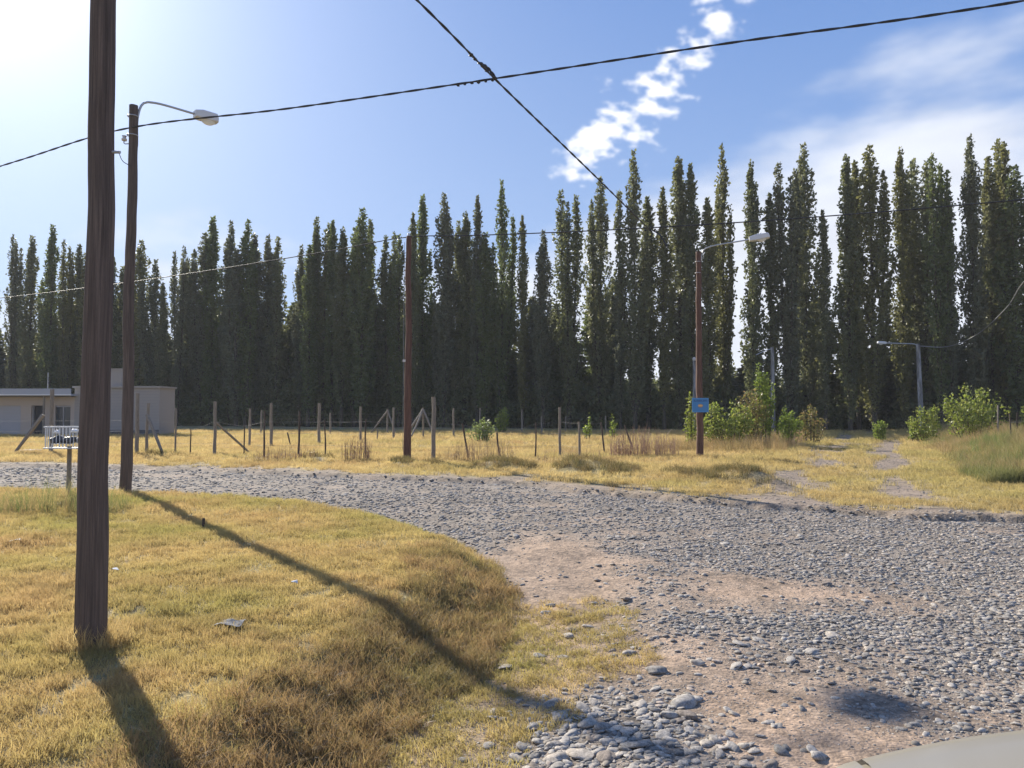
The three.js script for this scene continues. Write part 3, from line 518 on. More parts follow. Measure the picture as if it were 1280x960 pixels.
{
  const p1 = thing('utility_pole', 'thick dark brown wooden utility pole rising out of the lawn near the gravel', 'pole', null, -2.87, terrain(-2.87, 5.3), 5.3);
  part('shaft', poleGeo(8.2, 0.1, 0.066, 3, 0.03, 0.03), M.poleDark, p1);
  part('bolt', new THREE.CylinderGeometry(0.011, 0.011, 0.2, 8).rotateZ(Math.PI / 2).translate(0.035, 3.42, 0), M.galvanised, p1);
  const p2 = thing('lamp_post', 'dark wooden lamp post with curved arm at the lawn edge beside the road', 'lamp post', null, -7.84, terrain(-7.84, 15.67), 15.67);
  part('shaft', poleGeo(8.1, 0.118, 0.085, 8, 0.03, 0.05), M.poleDark, p2);
  lampArm(p2, 8.02, [1.0, -0.86], 0.24, 0.9, 0.44);
  part('insulator', new THREE.LatheGeometry([[0, 0], [0.05, 0], [0.055, 0.04], [0.03, 0.06], [0.05, 0.1], [0, 0.12]].map(a => new THREE.Vector2(...a)), 14).translate(-0.17, 7.36, 0), M.porcelain, p2);
  part('insulator_bracket', tube([[-0.05, 7.3, 0], [-0.17, 7.3, 0], [-0.17, 7.38, 0]], 0.012), M.galvanised, p2);
  part('lead_wire', tube([[-0.25, 7.1, 0.05], [-0.18, 6.93, 0.04], [0.02, 6.8, 0.09]], 0.008), M.cable, p2);

  const p3 = thing('utility_pole', 'brown wooden utility pole on the verge beside the thick pale fence post', 'pole', null, -3.3, terrain(-3.3, 24.4), 24.4);
  part('shaft', poleGeo(7.2, 0.125, 0.085, 21, 0.02, 0.06), M.poleRed, p3);
  part('insulator', new THREE.LatheGeometry([[0, 0], [0.05, 0], [0.055, 0.04], [0.03, 0.06], [0.05, 0.1], [0, 0.12]].map(a => new THREE.Vector2(...a)), 12).translate(0.0, 7.18, 0), M.porcelain, p3);
  part('cleat', box(0.09, 0.07, 0.05, -0.12, 3.2, 0.09), M.porcelain, p3);
  part('ground_wire', tube([[-0.13, 7.0, 0.05], [-0.14, 4, 0.08], [-0.15, 0.4, 0.09]], 0.008, 5, 12), M.wire, p3);

  const p4 = thing('lamp_post', 'reddish wooden lamp post carrying the small blue sign beside the shrubs', 'lamp post', null, 6.57, terrain(6.57, 26.95), 26.95);
  part('shaft', poleGeo(7.25, 0.125, 0.09, 33, 0.02, 0.05), M.poleRed, p4);
  lampArm(p4, 7.05, [1.75, 0.5], 0.35, 1.55, 0.62);

  const sg = thing('sign_board', 'small blue metal sign with dark lettering and an orange emblem on the reddish post', 'sign', null, 6.57, 0, 26.8);
  part('panel', box(0.58, 0.5, 0.012, 0, 1.84, 0), std([0.05, 0.17, 0.36], { roughness: 0.5 }), sg);
  const cv = document.createElement('canvas'); cv.width = 256; cv.height = 220; const q = cv.getContext('2d');
  q.fillStyle = '#3f7fb4'; q.fillRect(0, 0, 256, 220); q.fillStyle = '#5c97c6'; q.fillRect(0, 0, 256, 8); q.fillRect(0, 212, 256, 8); q.fillRect(0, 0, 8, 220); q.fillRect(248, 0, 8, 220);
  q.fillStyle = '#1d3f6e'; const lr = rng(9); for (let x = 26; x < 226;) { const w = 10 + lr() * 8; q.fillRect(x, 26, 5, 30); q.fillRect(x, lr() < 0.5 ? 26 : 50, w, 6); if (lr() < 0.6) q.fillRect(x + w - 4, 26, 5, 30); x += w + 7; }
  q.fillStyle = '#c9924a'; q.beginPath(); q.ellipse(128, 118, 40, 22, 0, 0, 6.3); q.fill(); q.fillStyle = '#e3c79a'; q.fillRect(96, 112, 64, 7); q.fillStyle = '#7d6a60'; q.fillRect(100, 146, 56, 6);
  const ct = new THREE.CanvasTexture(cv); ct.colorSpace = THREE.SRGBColorSpace;
  part('printed_face', new THREE.PlaneGeometry(0.574, 0.494).translate(0, 1.84, 0.009), new THREE.MeshStandardMaterial({ map: ct, roughness: 0.55 }), sg);
  part('strap', new THREE.TorusGeometry(0.122, 0.008, 5, 20).rotateX(Math.PI / 2).translate(0, 1.98, -0.15), M.galvanised, sg);
  part('strap', new THREE.TorusGeometry(0.122, 0.008, 5, 20).rotateX(Math.PI / 2).translate(0, 1.7, -0.15), M.galvanised, sg);

  const concretePole = (label, x, D, h, r0, lean, turn) => { const t = thing('concrete_post', label, 'lamp post', null, x, terrain(x, D), D); const s = part('shaft', new THREE.CylinderGeometry(r0 * 0.7, r0, h, 14).translate(0, h / 2, 0), M.concrete, t); t.rotation.z = lean; return t; };
  const p5 = concretePole('pale concrete lamp post with a thin arm reaching over the lane', 30.9, 58, 6.75, 0.2, 0.025);
  lampArm(p5, 6.65, [-2.6, 0.2], 0.1, 2.2, 0.6, 0.04);
  const p6 = concretePole('pale concrete post rising behind the slender green sapling', 19.7, 58, 6.5, 0.17, 0);
  part('lamp_arm', tube([[0, 6.4, 0], [-0.5, 6.25, 0.1], [-1.3, 5.9, 0.2]], 0.03), M.galvanised, p6);
  const p7 = concretePole('grey concrete post half hidden behind the reddish lamp post', 16.4, 69, 6.3, 0.18, 0);
  part('cap', new THREE.SphereGeometry(0.17, 12, 8).scale(1, 1.2, 1).translate(0, 6.35, 0), M.porcelain, p7);

  // sagging cables; points are [x, y, D]
  const span = (a, b, sag, n = 24) => { const o = []; for (let i = 0; i <= n; i++) { const t = i / n; o.push([mix(a[0], b[0], t), mix(a[1], b[1], t) - 4 * sag * t * (1 - t), -mix(a[2], b[2], t)]); } return o; };
  const strands = (path, rad, twist, n) => { // bundled twisted cable: two cores winding about each other
    const c = new THREE.CatmullRomCurve3(path.map(p => new THREE.Vector3(...p))), L = c.getLength(), seg = Math.round(L * n), out = [];
    for (const ph of [0, Math.PI]) { const P = []; for (let i = 0; i <= seg; i++) { const p = c.getPointAt(i / seg), t = c.getTangentAt(i / seg), s = new THREE.Vector3(-t.z, 0, t.x).normalize(), u = new THREE.Vector3().crossVectors(s, t), a = ph + i / seg * L / twist * 6.283; P.push(p.addScaledVector(s, Math.cos(a) * rad * 0.7).addScaledVector(u, Math.sin(a) * rad * 0.7)); } out.push(new THREE.TubeGeometry(new THREE.CatmullRomCurve3(P), seg * 2, rad, 5)); }
    return mergeGeometries(out);
  };
  const X = [-0.27, 7.27, 12.86], T = [4.0, 6.83, 22.0];
  const A = thing('power_cable', 'thick twisted cable from the curved-arm lamp post crossing over the road junction', 'cable');
  part('strand', strands([[-34, 8.0, -30.5], [-18, 7.28, -21.2], [-11.3, 7.36, -17.4], [-8.02, 7.46, -15.7], [-4.2, 7.33, -14.3], [-0.27, 7.27, -12.86], [3.2, 7.2, -11.5], [6.5, 7.12, -10.26], [14, 7.2, -7.2], [30, 8, -0.8]], 0.012, 0.9, 6), M.cable, A);
  const B = thing('power_cable', 'thick twisted cable running overhead from the camera side to the thin line', 'cable');
  part('strand', strands([[-9, 7.9, 6], [-3.6, 7.5, -5.7], [-1.2, 7.34, -10.8], X.map((v, i) => i === 2 ? -v : v - (i === 1 ? 0.03 : 0)), [1.9, 7.0, -17.4], [4.0, 6.83, -22.0]], 0.013, 0.9, 6), M.cable, B);
  const C = thing('power_cable', 'thin dark cable strung along the far verge over the brown pole', 'cable');
  part('strand', new THREE.TubeGeometry(new THREE.CatmullRomCurve3([...span([-44, 7.5, 45], [-3.3, 7.2, 24.4], 0.62, 16), ...span([-3.3, 7.2, 24.4], [20, 7.2, 16.6], 0.34, 12).slice(1)].map(p => new THREE.Vector3(...p))), 120, 0.017, 6), M.cable, C);
  // splices where the cables are tied together
  const wraps = (parent, at, dir, n, gap, rad) => { for (let i = 0; i < n; i++) { const p = at.map((v, k) => v + dir[k] * gap * i); const m = part('splice', pebbles[i % 5], M.cable, parent); m.position.set(p[0], p[1] - 0.012, -p[2]); m.scale.set(rad * 2, rad * 3.6, rad * 2.2); m.rotation.set(i, i * 2, 0); } };
  wraps(A, [-0.33, 7.26, 12.88], [-0.93, 0.02, 0.36], 6, 0.13, 0.034);
  wraps(B, [-0.3, 7.27, 12.8], [-0.42, 0.03, -0.9], 7, 0.14, 0.036);
  part('splice', strands([[-0.27, 7.27, -12.86], [-0.4, 7.33, -12.6], [-0.52, 7.28, -12.3]], 0.016, 0.3, 12), M.cable, B);
  wraps(C, [3.85, 6.86, 22.05], [0.95, 0, -0.32], 3, 0.14, 0.04);
  part('loose_end', tube([[4.05, 6.84, -21.98], [4.25, 6.7, -21.95], [4.45, 6.35, -21.9]], 0.022), M.cable, C);
  const E2 = thing('power_cable', 'thin pale cable sagging down to the concrete lamp post by the lane', 'cable');
  part('strand', new THREE.TubeGeometry(new THREE.CatmullRomCurve3([[30.75, 6.6, -58], [31.6, 6.35, -56], [31.6, 6.75, -52.5], [30.3, 7.9, -47], [27.5, 8.6, -41], [24, 9.2, -32]].map(p => new THREE.Vector3(...p))), 60, 0.03, 6), M.wire, E2);
}

// ------------------------------------------------------------------ fences
const NEAR = [[-24.6, 30.4, 1.6, .06, 0], [-17.69, 29.54, 2.46, .1, 0], [-13.61, 27.93, 2.21, .09, 0], [-13.4, 28.2, 1.89, .07, 0.05], [-12.5, 28.54, 1.75, .05, .03], [-11.7, 28.0, .96, .03, 0], [-10.79, 27.93, 1.98, .075, 0], [-9.5, 27.3, 1.11, .03, 0], [-8.24, 25.6, 1.6, .04, 0], [-7.17, 25.9, 1.6, .045, 0], [-6.31, 26.1, 1.3, .035, -.05], [-4.75, 24.97, 1.34, .03, 0], [-2.61, 25.6, 2.11, .095, 0], [-1.41, 25.6, 1.2, .04, -.24], [-.39, 26.1, .91, .045, -.12], [.81, 26.3, 1.24, .035, 0], [1.68, 26.95, 1.77, .06, 0], [2.23, 25.4, 1.3, .05, -.03], [3.57, 29.5, 1.2, .045, -.17], [4.87, 30.68, 1.05, .045, -.37]];
const MID = [[-11.66, 34.2, 1.74, .07, 0], [-10.91, 34.91, 2, .09, -.04], [-10.23, 35.72, .67, .04, -.19], [-9.4, 37.46, 2.03, .1, 0], [-8.17, 41.51, 1.9, .09, 0], [-7.5, 42.9, .69, .05, 0], [-6.96, 45.18, 1.88, .085, 0], [-5.38, 46.55, 1.84, .08, 0], [-3.65, 48, 1.85, .08, 0]];
const FAR = [[-18.55, 56.9, 1.72, .09, 0], [-12.97, 54.9, 1.54, .085, 0], [-8.9, 55, 1.8, .09, 0], [-2.37, 56.9, 1.9, .085, 0], [-.7, 57.4, 1.73, .085, 0], [.74, 57.1, 1.78, .08, 0], [2.19, 56.9, 1.3, .075, 0], [3.97, 56.9, 1.3, .065, 0], [6.93, 56.9, 1.3, .065, 0]];
function bar(a, b, r0, r1, seed) { const A = new THREE.Vector3(...a), Bv = new THREE.Vector3(...b), L = A.distanceTo(Bv), g = new THREE.CylinderGeometry(r1, r0, L, 9, 5).translate(0, L / 2, 0), p = g.attributes.position; for (let i = 0; i < p.count; i++) { const y = p.getY(i); p.setX(i, p.getX(i) * (1 + 0.25 * noise(y * 2, seed, p.getX(i) * 5)) + 0.03 * noise(y * 1.3, seed + 3)); p.setZ(i, p.getZ(i) * (1 + 0.25 * noise(y * 2, seed + 7, p.getZ(i) * 5))); } g.computeVertexNormals(); g.applyQuaternion(new THREE.Quaternion().setFromUnitVectors(new THREE.Vector3(0, 1, 0), Bv.clone().sub(A).normalize())); return g.translate(...a); }
function fence(list, label, group, levels, braces) {
  const f = thing('wire_fence', label, 'fence', group);
  list.forEach(([x, D, h, r, lean], i) => { const y = terrain(x, D); part('post', bar([x, y - 0.1, -D], [x + lean, y + h, -D], r * 0.8, r * 0.7, i * 3.7 + list.length), r < 0.05 ? M.postDark : M.post, f); });
  for (const [a, b, r] of braces) part('brace', bar([a[0], a[1], -a[2]], [b[0], b[1], -b[2]], r, r * 0.85, a[0]), M.post, f);
  const tall = list.filter(p => p[2] > 0.9 && Math.abs(p[4]) < 0.3);
  for (const lv of levels) for (let i = 0; i + 1 < tall.length; i++) { const [x0, D0, h0, , l0] = tall[i], [x1, D1, h1, , l1] = tall[i + 1]; if (Math.hypot(x1 - x0, D1 - D0) > 9) continue; const y0 = terrain(x0, D0), y1 = terrain(x1, D1), a = Math.min(lv, h0 - 0.05), b = Math.min(lv, h1 - 0.05); part('wire_strand', tube([[x0 + l0 * a / h0, y0 + a, -D0], [(x0 + x1) / 2, (y0 + y1 + a + b) / 2 - 0.02, -(D0 + D1) / 2], [x1 + l1 * b / h1, y1 + b, -D1]], 0.003, 4, 4), M.fenceWire, f); }
  return f;
}
fence(NEAR, 'wire fence of uneven grey wooden posts along the verge by the road', 'wire fences in the field', [0.45, 0.85, 1.25], [[[-13.3, 1.5, 28], [-12.45, -0.05, 27.6], 0.06], [[-18.0, 1.5, 29.5], [-18.9, -0.05, 29.2], 0.07], [[-10.79, 1.2, 27.93], [-11.4, -0.02, 29.6], 0.04], [[-10.79, 1.25, 27.93], [-9.95, -0.02, 29.4], 0.045]]);
fence(MID, 'wire fence of pale wooden posts running back across the yellow field', 'wire fences in the field', [0.6, 1.1, 1.5], [[[-5.38, 1.75, 46.55], [-6.5, 0, 46.2], 0.075], [[-5.38, 1.7, 46.55], [-6.0, 0, 45.4], 0.06], [[-5.38, 1.75, 46.55], [-4.7, 0.3, 46], 0.06]]);
fence(FAR, 'wire fence of pale wooden posts at the field end before the poplars', 'wire fences in the field', [0.5, 1.1], [[[-8.9, 1.7, 55], [-10.2, 0, 55.2], 0.06], [[-8.9, 1.7, 55], [-8.2, 0, 54.5], 0.06]]);
fence([[21.8, 34.5, 1.6, .05, .02], [22.6, 33.6, 1.2, .03, 0], [19.6, 30.2, 1.25, .035, -.05], [22.9, 34.9, 1.3, .045, .05], [23.4, 34.3, 1.25, .05, -.04], [24.2, 34.2, 1.3, .045, 0], [26.5, 33, 1.4, .05, 0], [29, 32, 1.4, .05, 0]], 'short fence of thin sticks in tall grass beside the lane shrubs', null, [0.5, 0.9], []);

// ------------------------------------------------------------------ unfinished block house
{
  const D0 = 51, house = thing('block_house', 'low grey block house with flat sheet roof and chimney behind the field fence', 'house', null, -30, 0, D0);
    const block = std([0.33, 0.3, 0.27], { roughness: 0.95 }), plaster = std([0.44, 0.37, 0.31], { roughness: 0.95 }), roofM = std([0.36, 0.37, 0.39], { roughness: 0.6 }), white = std([0.72, 0.72, 0.72]), darkM = std([0.06, 0.06, 0.065]), shutter = std([0.36, 0.35, 0.36], { roughness: 0.6 }), pane = new THREE.MeshPhysicalMaterial({ color: lin(0.05, 0.06, 0.07), roughness: 0.15 });
  // local x: -30 is 0; front at z = 0, body behind
  const wall = (x0, x1, y0, y1, z0 = -0.2, z1 = 0, m = plaster, n = 'wall') => part(n, box(x1 - x0, y1 - y0, z1 - z0, (x0 + x1) / 2, (y0 + y1) / 2, (z0 + z1) / 2), m, house);
  wall(-8.4, 0.95, 2.03, 2.62); wall(-8.4, -4.35, -0.1, 2.03); wall(-2.6, -1.9, -0.1, 2.03); wall(-1.1, -0.32, -0.1, 2.03); wall(0.7, 0.95, -0.1, 2.03);
  wall(0.955, 6.6, -0.1, 3.2, -0.2, 0.003, block, 'block_wall'); wall(6.4, 6.6, -0.1, 3.2, -2.3, -0.21, block, 'block_wall'); wall(0.96, 6.39, -0.1, 3.15, -2.3, -2.1, block, 'block_wall'); wall(-8.4, 0.9, -0.1, 2.6, -7, -6.8, block, 'block_wall'); wall(0.7, 0.9, -0.1, 2.6, -6.79, -2.31, block, 'block_wall'); wall(-8.4, -8.2, -0.1, 2.6, -6.79, -0.21, plaster);
  wall(0.97, 6.58, -0.08, 0.42, 0.004, 0.014, std([0.2, 0.2, 0.205], { map: blockMap }), 'damp_course');
  for (let i = 1; i < 15; i++) part('block_course', box(5.6, 0.012, 0.006, 3.78, 0.42 + i * 0.195, 0.006), std([0.24, 0.235, 0.24]), house);
  const roof = part('roof', box(9.8, 0.14, 8, -3.75, 2.72, -3.2), roofM, house); house.updateMatrix();
  part('fascia', box(9.9, 0.36, 0.06, -3.75, 2.95, 0.86), roofM, roof); part('edge_trim', box(9.95, 0.06, 0.03, -3.75, 2.73, 0.91), white, roof);
  part('roof_slab', box(5.85, 0.12, 2.5, 3.78, 3.262, -1.12), block, house);
  part('chimney', box(0.75, 1.15, 0.75, 3.55, 3.85, -0.6), block, house); part('chimney_cap', box(0.85, 0.08, 0.85, 3.55, 4.465, -0.6), block, house);
  const doorP = part('door', box(0.8, 2.1, 0.05, -1.5, 0.98, -0.35), darkM, house); part('frame', box(0.06, 2.1, 0.16, -1.87, 0.98, -0.2), shutter, doorP);
  const w1 = part('garage_door', box(1.75, 2.1, 0.06, -3.475, 0.98, -0.12), shutter, house); for (let i = 0; i < 8; i++) part('slat', box(1.7, 0.02, 0.02, -3.475, 0.15 + i * 0.25, -0.085), roofM, w1);
  const w2 = part('window', box(1.0, 1.4, 0.04, 0.19, 1.3, -0.14), pane, house); part('frame', box(1.02, 0.07, 0.08, 0.19, 1.97, -0.11), shutter, w2); part('mullion', box(0.05, 1.4, 0.07, 0.19, 1.3, -0.11), shutter, w2); part('sill', box(1.02, 0.08, 0.2, 0.19, 0.62, -0.06), block, w2); wall(-0.32, 0.7, -0.1, 0.58, -0.2, -0.02, block, 'block_wall');
  part('porch_post', new THREE.CylinderGeometry(0.07, 0.08, 2.75, 10).translate(-0.65, 1.33, 0.7), M.post, house); part('porch_post', new THREE.CylinderGeometry(0.07, 0.08, 2.75, 10).translate(-5.6, 1.33, 0.7), M.post, house);
  part('antenna', new THREE.CylinderGeometry(0.025, 0.025, 1.4, 6).translate(-0.6, 3.5, 0.4), M.galvanised, house);
}

// ------------------------------------------------------------------ rubbish basket on a post
{
  const x = -8.45, D = 14.7, t = thing('rubbish_basket', 'wire rubbish basket with dark bags on a thin post in tall lawn grass', 'rubbish basket', null, x, terrain(x, D), D);
  part('post', new THREE.CylinderGeometry(0.04, 0.045, 0.98, 9).translate(0, 0.44, 0), M.post, t);
  const w = 0.72, h = 0.4, d = 0.42, y0 = 0.9;
  for (const y of [y0, y0 + h]) { part('rim', mergeGeometries([box(w + 0.02, 0.022, 0.022, 0, y, d / 2), box(w + 0.02, 0.022, 0.022, 0, y, -d / 2), box(0.022, 0.022, d - 0.024, -w / 2, y, 0), box(0.022, 0.022, d - 0.024, w / 2, y, 0)]), M.lampBody, t); }
  for (let i = 0; i < 11; i++) for (const z of [d / 2, -d / 2]) part('bar', new THREE.CylinderGeometry(0.007, 0.007, h - 0.03, 5).translate(-w / 2 + (i + 0.5) * w / 11, y0 + h / 2, z), M.lampBody, t);
  for (let i = 0; i < 6; i++) for (const q of [-1, 1]) part('bar', new THREE.CylinderGeometry(0.007, 0.007, h - 0.03, 5).translate(q * w / 2, y0 + h / 2, -d / 2 + (i + 0.5) * d / 6), M.lampBody, t);
  part('floor', box(w - 0.03, 0.012, d - 0.03, 0, y0 - 0.004, 0), M.galvanised, t);
  const bag = (bx, by, bz, s, m, sd) => { const o = new THREE.Mesh(pebble(sd, 2), m); o.name = numbered('rubbish_bag'); o.position.set(x + bx, terrain(x, D) + by, -D + bz); o.scale.set(s, s * 1.6, s * 1.2); o.rotation.y = sd; tag(o, m === dk ? 'dark plastic bag stuffed in the wire rubbish basket' : 'pale crumpled bag on top of the wire rubbish basket', 'bag', 'bags in the rubbish basket'); o.castShadow = o.receiveShadow = true; scene.add(o); };
  const dk = std([0.035, 0.036, 0.04], { roughness: 0.4 }), lt = std([0.7, 0.7, 0.7], { roughness: 0.5 });
  bag(-0.2, 1.05, 0, 0.33, dk, 41); bag(0.02, 1.04, 0.02, 0.34, dk, 42); bag(0.22, 1.05, 0, 0.3, dk, 43); bag(0.1, 1.22, 0, 0.15, lt, 44); bag(-0.22, 1.2, 0.05, 0.12, lt, 45);
}

// ------------------------------------------------------------------ shrubs, saplings and dry weeds
function shrub(name, label, group, x, D, w, h, n, leafL, mats, seed, upright = 0, tw = 0.5) {
  const r = rng(seed), t = thing(name, label, name === 'poplar_sapling' ? 'sapling' : 'shrub', group, x, terrain(x, D), D), stems = [], L = [[], []];
  const ns = Math.max(6, Math.round(w * 11));
  for (let k = 0; k < ns; k++) {
    const a = r() * 6.283, R = w / 2 * Math.sqrt(r()), e = 1 - 0.45 * Math.pow(R / (w / 2), 2), hh = h * e * (0.62 + 0.4 * r()), bx = Math.cos(a) * R * (upright ? 0.5 : 0.45), bz = Math.sin(a) * R * 0.45 * tw, tx = Math.cos(a) * R, tz = Math.sin(a) * R * tw;
    stems.push(taperTube([[bx, -0.05, bz], [mix(bx, tx, 0.7), hh * 0.5, mix(bz, tz, 0.7)], [tx, hh * 0.97, tz]], 0.018, 0.005, 4));
    const m = Math.round(n * 1.7 / ns);
    for (let i = 0; i < m; i++) {
      const u = Math.pow(r(), 0.75), d = rv(r).multiplyScalar((upright ? 0.2 : 0.27) * (0.5 + w * 0.3) * (1.05 - 0.5 * u)), l = leafL * 0.76 * (0.6 + 0.8 * r());
      L[r() < 0.68 ? 0 : 1].push([mix(bx, tx, Math.min(1, u * 1.2)) + d.x, 0.08 * h + hh * 0.92 * u + d.y * 0.6, mix(bz, tz, Math.min(1, u * 1.2)) + d.z, l, l * 0.7, rv(r).add(new THREE.Vector3(0, 0.3, 0)), rv(r)]);
    }
  }
  part('stem', mergeGeometries(stems), bark, t); part('foliage', leafMesh(L[0]), mats[0], t); part('foliage', leafMesh(L[1]), mats[1], t); return t;
}
const shrubGreen = [leafy([0.22, 0.27, 0.045], 0.58), leafy([0.3, 0.32, 0.07], 0.58)], sapGreen = [leafy([0.19, 0.26, 0.04], 0.58), leafy([0.27, 0.32, 0.055], 0.58)], rusty = [leafy([0.23, 0.22, 0.06], 0.5), leafy([0.3, 0.21, 0.09], 0.5)];
const SH = 'green shrubs at the mouth of the lane';
shrub('leafy_shrub', 'wide bright green leafy shrub beside the post with blue sign', SH, 9.9, 35.2, 2.7, 2.4, 1500, 0.15, shrubGreen, 501);
shrub('leafy_shrub', 'thin leafy shrub directly behind the post with blue sign', SH, 8.1, 34.6, 0.9, 2.6, 330, 0.15, shrubGreen, 502, 1);
shrub('leafy_shrub', 'rusty yellow green shrub between wide shrub and tall sapling', SH, 11.4, 36.6, 1.5, 3.1, 800, 0.15, rusty, 503);
shrub('poplar_sapling', 'tallest slender green sapling rising above the shrubs', SH, 12.1, 37, 1.15, 4.9, 1500, 0.14, sapGreen, 504, 1);
shrub('leafy_shrub', 'upright bushy green shrub between sapling and lane', SH, 13.2, 36.8, 1.35, 2.1, 850, 0.13, sapGreen, 505, 1);
shrub('leafy_shrub', 'low brownish green shrub at the lane edge before the shade', SH, 15.0, 38.5, 1.3, 2.1, 620, 0.13, rusty, 506, 1);
shrub('leafy_shrub', 'largest green shrub in the tall grass beside the stick fence', SH, 21.6, 36, 3.1, 2.9, 1700, 0.15, shrubGreen, 507);
shrub('leafy_shrub', 'smaller green shrub in the tall grass toward the concrete lamp post', SH, 21.0, 39, 1.7, 2.1, 750, 0.15, shrubGreen, 508);
shrub('leafy_shrub', 'small green shrub at the foot of the concrete lamp post', SH, 21.5, 41.5, 0.8, 1.4, 450, 0.13, sapGreen, 509, 1);
shrub('leafy_shrub', 'little upright shrub near the lane edge in brown grass', SH, 20.3, 42.5, 0.8, 1.4, 450, 0.13, sapGreen, 510, 1);
shrub('leafy_shrub', 'bright green shrub growing through the stick fence', SH, 23.8, 34.8, 1.8, 2.2, 850, 0.15, shrubGreen, 511);
shrub('leafy_shrub', 'pale green leafy shoot growing in the field fence', 'field shoots', -1.55, 39.5, 1.6, 1.35, 420, 0.15, [leafy([0.22, 0.27, 0.09], 0.5), leafy([0.18, 0.23, 0.07], 0.5)], 512);
shrub('leafy_shrub', 'dark green small bush at the far end of the field', 'field shoots', -0.6, 55, 1.0, 2.3, 420, 0.17, sapGreen, 513, 1);
shrub('leafy_shrub', 'thin green shoot beside a leaning post in the field', 'field shoots', 4.3, 43, 0.5, 1.6, 130, 0.15, sapGreen, 514, 1);
shrub('leafy_shrub', 'thin shoot with few leaves behind the brown weeds', 'field shoots', 5.9, 45, 0.4, 1.6, 90, 0.15, sapGreen, 515, 1);
const weedM = [leafy([0.36, 0.22, 0.15], 0.25), leafy([0.42, 0.29, 0.16], 0.25)];
function weeds(label, x, D, w, h, n, seed, mi = 0) {
  const r = rng(seed), t = thing('dry_weed_clump', label, 'weeds', 'dry brown weeds along the verge', x, terrain(x, D), D), P = [];
  for (let i = 0; i < n; i++) { const bx = (r() - 0.5) * w, bz = (r() - 0.5) * w * 0.5, hh = h * (0.35 + 0.65 * r()) * (1 - 0.5 * Math.abs(bx / w)), lx = (r() - 0.5) * 0.35 * hh, lz = (r() - 0.5) * 0.3 * hh, y = terrain(x + bx, D - bz) - terrain(x, D) - 0.03; P.push(taperTube([[bx, y, bz], [bx + lx * 0.4, y + hh * 0.55, bz + lz * 0.4], [bx + lx, y + hh, bz + lz]], 0.007, 0.003, 3)); if (r() < 0.7) { const q = 0.4 + 0.4 * r(), ex = (r() - 0.5) * 0.3; P.push(taperTube([[bx + lx * q * 0.8, y + hh * q, bz + lz * q], [bx + lx * q + ex * 0.6, y + hh * (q + 0.12), bz + lz], [bx + lx + ex, y + hh * Math.min(1, q + 0.3), bz + lz]], 0.0045, 0.002, 3)); } }
  const m = part('stalk', mergeGeometries(P), weedM[mi], t); m.userData = { kind: 'stuff' };
}
weeds('tall dry stalks before a thin post left of the brown pole', -4.95, 24.6, 0.9, 0.95, 90, 601);
weeds('low spreading brown weeds along the fence wire', -7.4, 24.9, 2.2, 0.55, 120, 602);
weeds('tall dry stalks round the leaning posts', -0.85, 24.7, 1.9, 0.9, 130, 603, 1);
weeds('thin scattered stalks at the fence middle', 1.9, 24.3, 2.2, 0.7, 60, 604, 1);
weeds('widest dense brown weed clump near the blue sign', 4.7, 27.5, 2.4, 1.25, 300, 605);
weeds('sparse dry stalks between pale fence post and leaning post', -2.0, 24.6, 1.4, 0.6, 40, 606, 1);
weeds('brown weeds at the foot of the green shrubs', 11.5, 34.2, 3.4, 0.9, 160, 607, 1);

// ------------------------------------------------------------------ small things on the ground
function scrap(name, label, cat, group, x, D, w, d, m, seed, h = 0.02) {
  const g = new THREE.PlaneGeometry(w, d, 9, 7).rotateX(-Math.PI / 2), p = g.attributes.position;
  for (let i = 0; i < p.count; i++) { const a = p.getX(i), b = p.getZ(i); p.setXYZ(i, a * (1 + 0.5 * noise(b * 6, seed)), h + h * 2.2 * fbm(a * 9 + seed, b * 9, seed, 3), b * (1 + 0.5 * noise(a * 6, seed + 3))); }
  const top = g.clone(), low = g.clone().translate(0, -0.004, 0); { const ix = low.index.array; for (let i = 0; i < ix.length; i += 3) { const q = ix[i]; ix[i] = ix[i + 1]; ix[i + 1] = q; } }
  const gg = mergeGeometries([top, low]); gg.computeVertexNormals(); const o = new THREE.Mesh(gg, m); o.name = numbered(name); o.position.set(x, terrain(x, D) + 0.03, -D); o.rotation.y = seed; tag(o, label, cat, group); o.castShadow = o.receiveShadow = true; scene.add(o);
}
const paper = std([0.62, 0.62, 0.62], { side: THREE.DoubleSide }), grey = std([0.2, 0.195, 0.19], { side: THREE.DoubleSide });
scrap('paper_scrap', 'flattened grey wrapper lying on the lawn beyond the thick pole', 'litter', 'litter', -2.09, 5.75, 0.24, 0.14, grey, 3, 0.018);
scrap('paper_scrap', 'tiny white scrap on the lawn behind the thick pole', 'litter', 'litter', -3.95, 7.7, 0.07, 0.05, paper, 4);
scrap('paper_scrap', 'small white scrap on the lawn under the lamp post shadow', 'litter', 'litter', -1.98, 7.05, 0.09, 0.06, paper, 5);
scrap('plastic_sheet', 'white plastic sheet on the field under the slanting brace', 'litter', 'litter', -19.3, 31, 0.75, 0.45, paper, 6, 0.05);
scrap('paper_scrap', 'pale scrap on the lawn left of the thick pole', 'litter', 'litter', -6.0, 9.3, 0.14, 0.06, paper, 7);

{ // a short stake standing in the lawn
  const o = new THREE.Mesh(bar([0, -0.05, 0], [0.01, 0.14, 0], 0.025, 0.02, 4), M.postDark); o.name = 'wooden_stake'; o.position.set(-4.25, terrain(-4.25, 10.6), -10.6); tag(o, 'short dark stake standing in the lawn beside the lamp post shadow', 'stake'); scene.add(o);
}

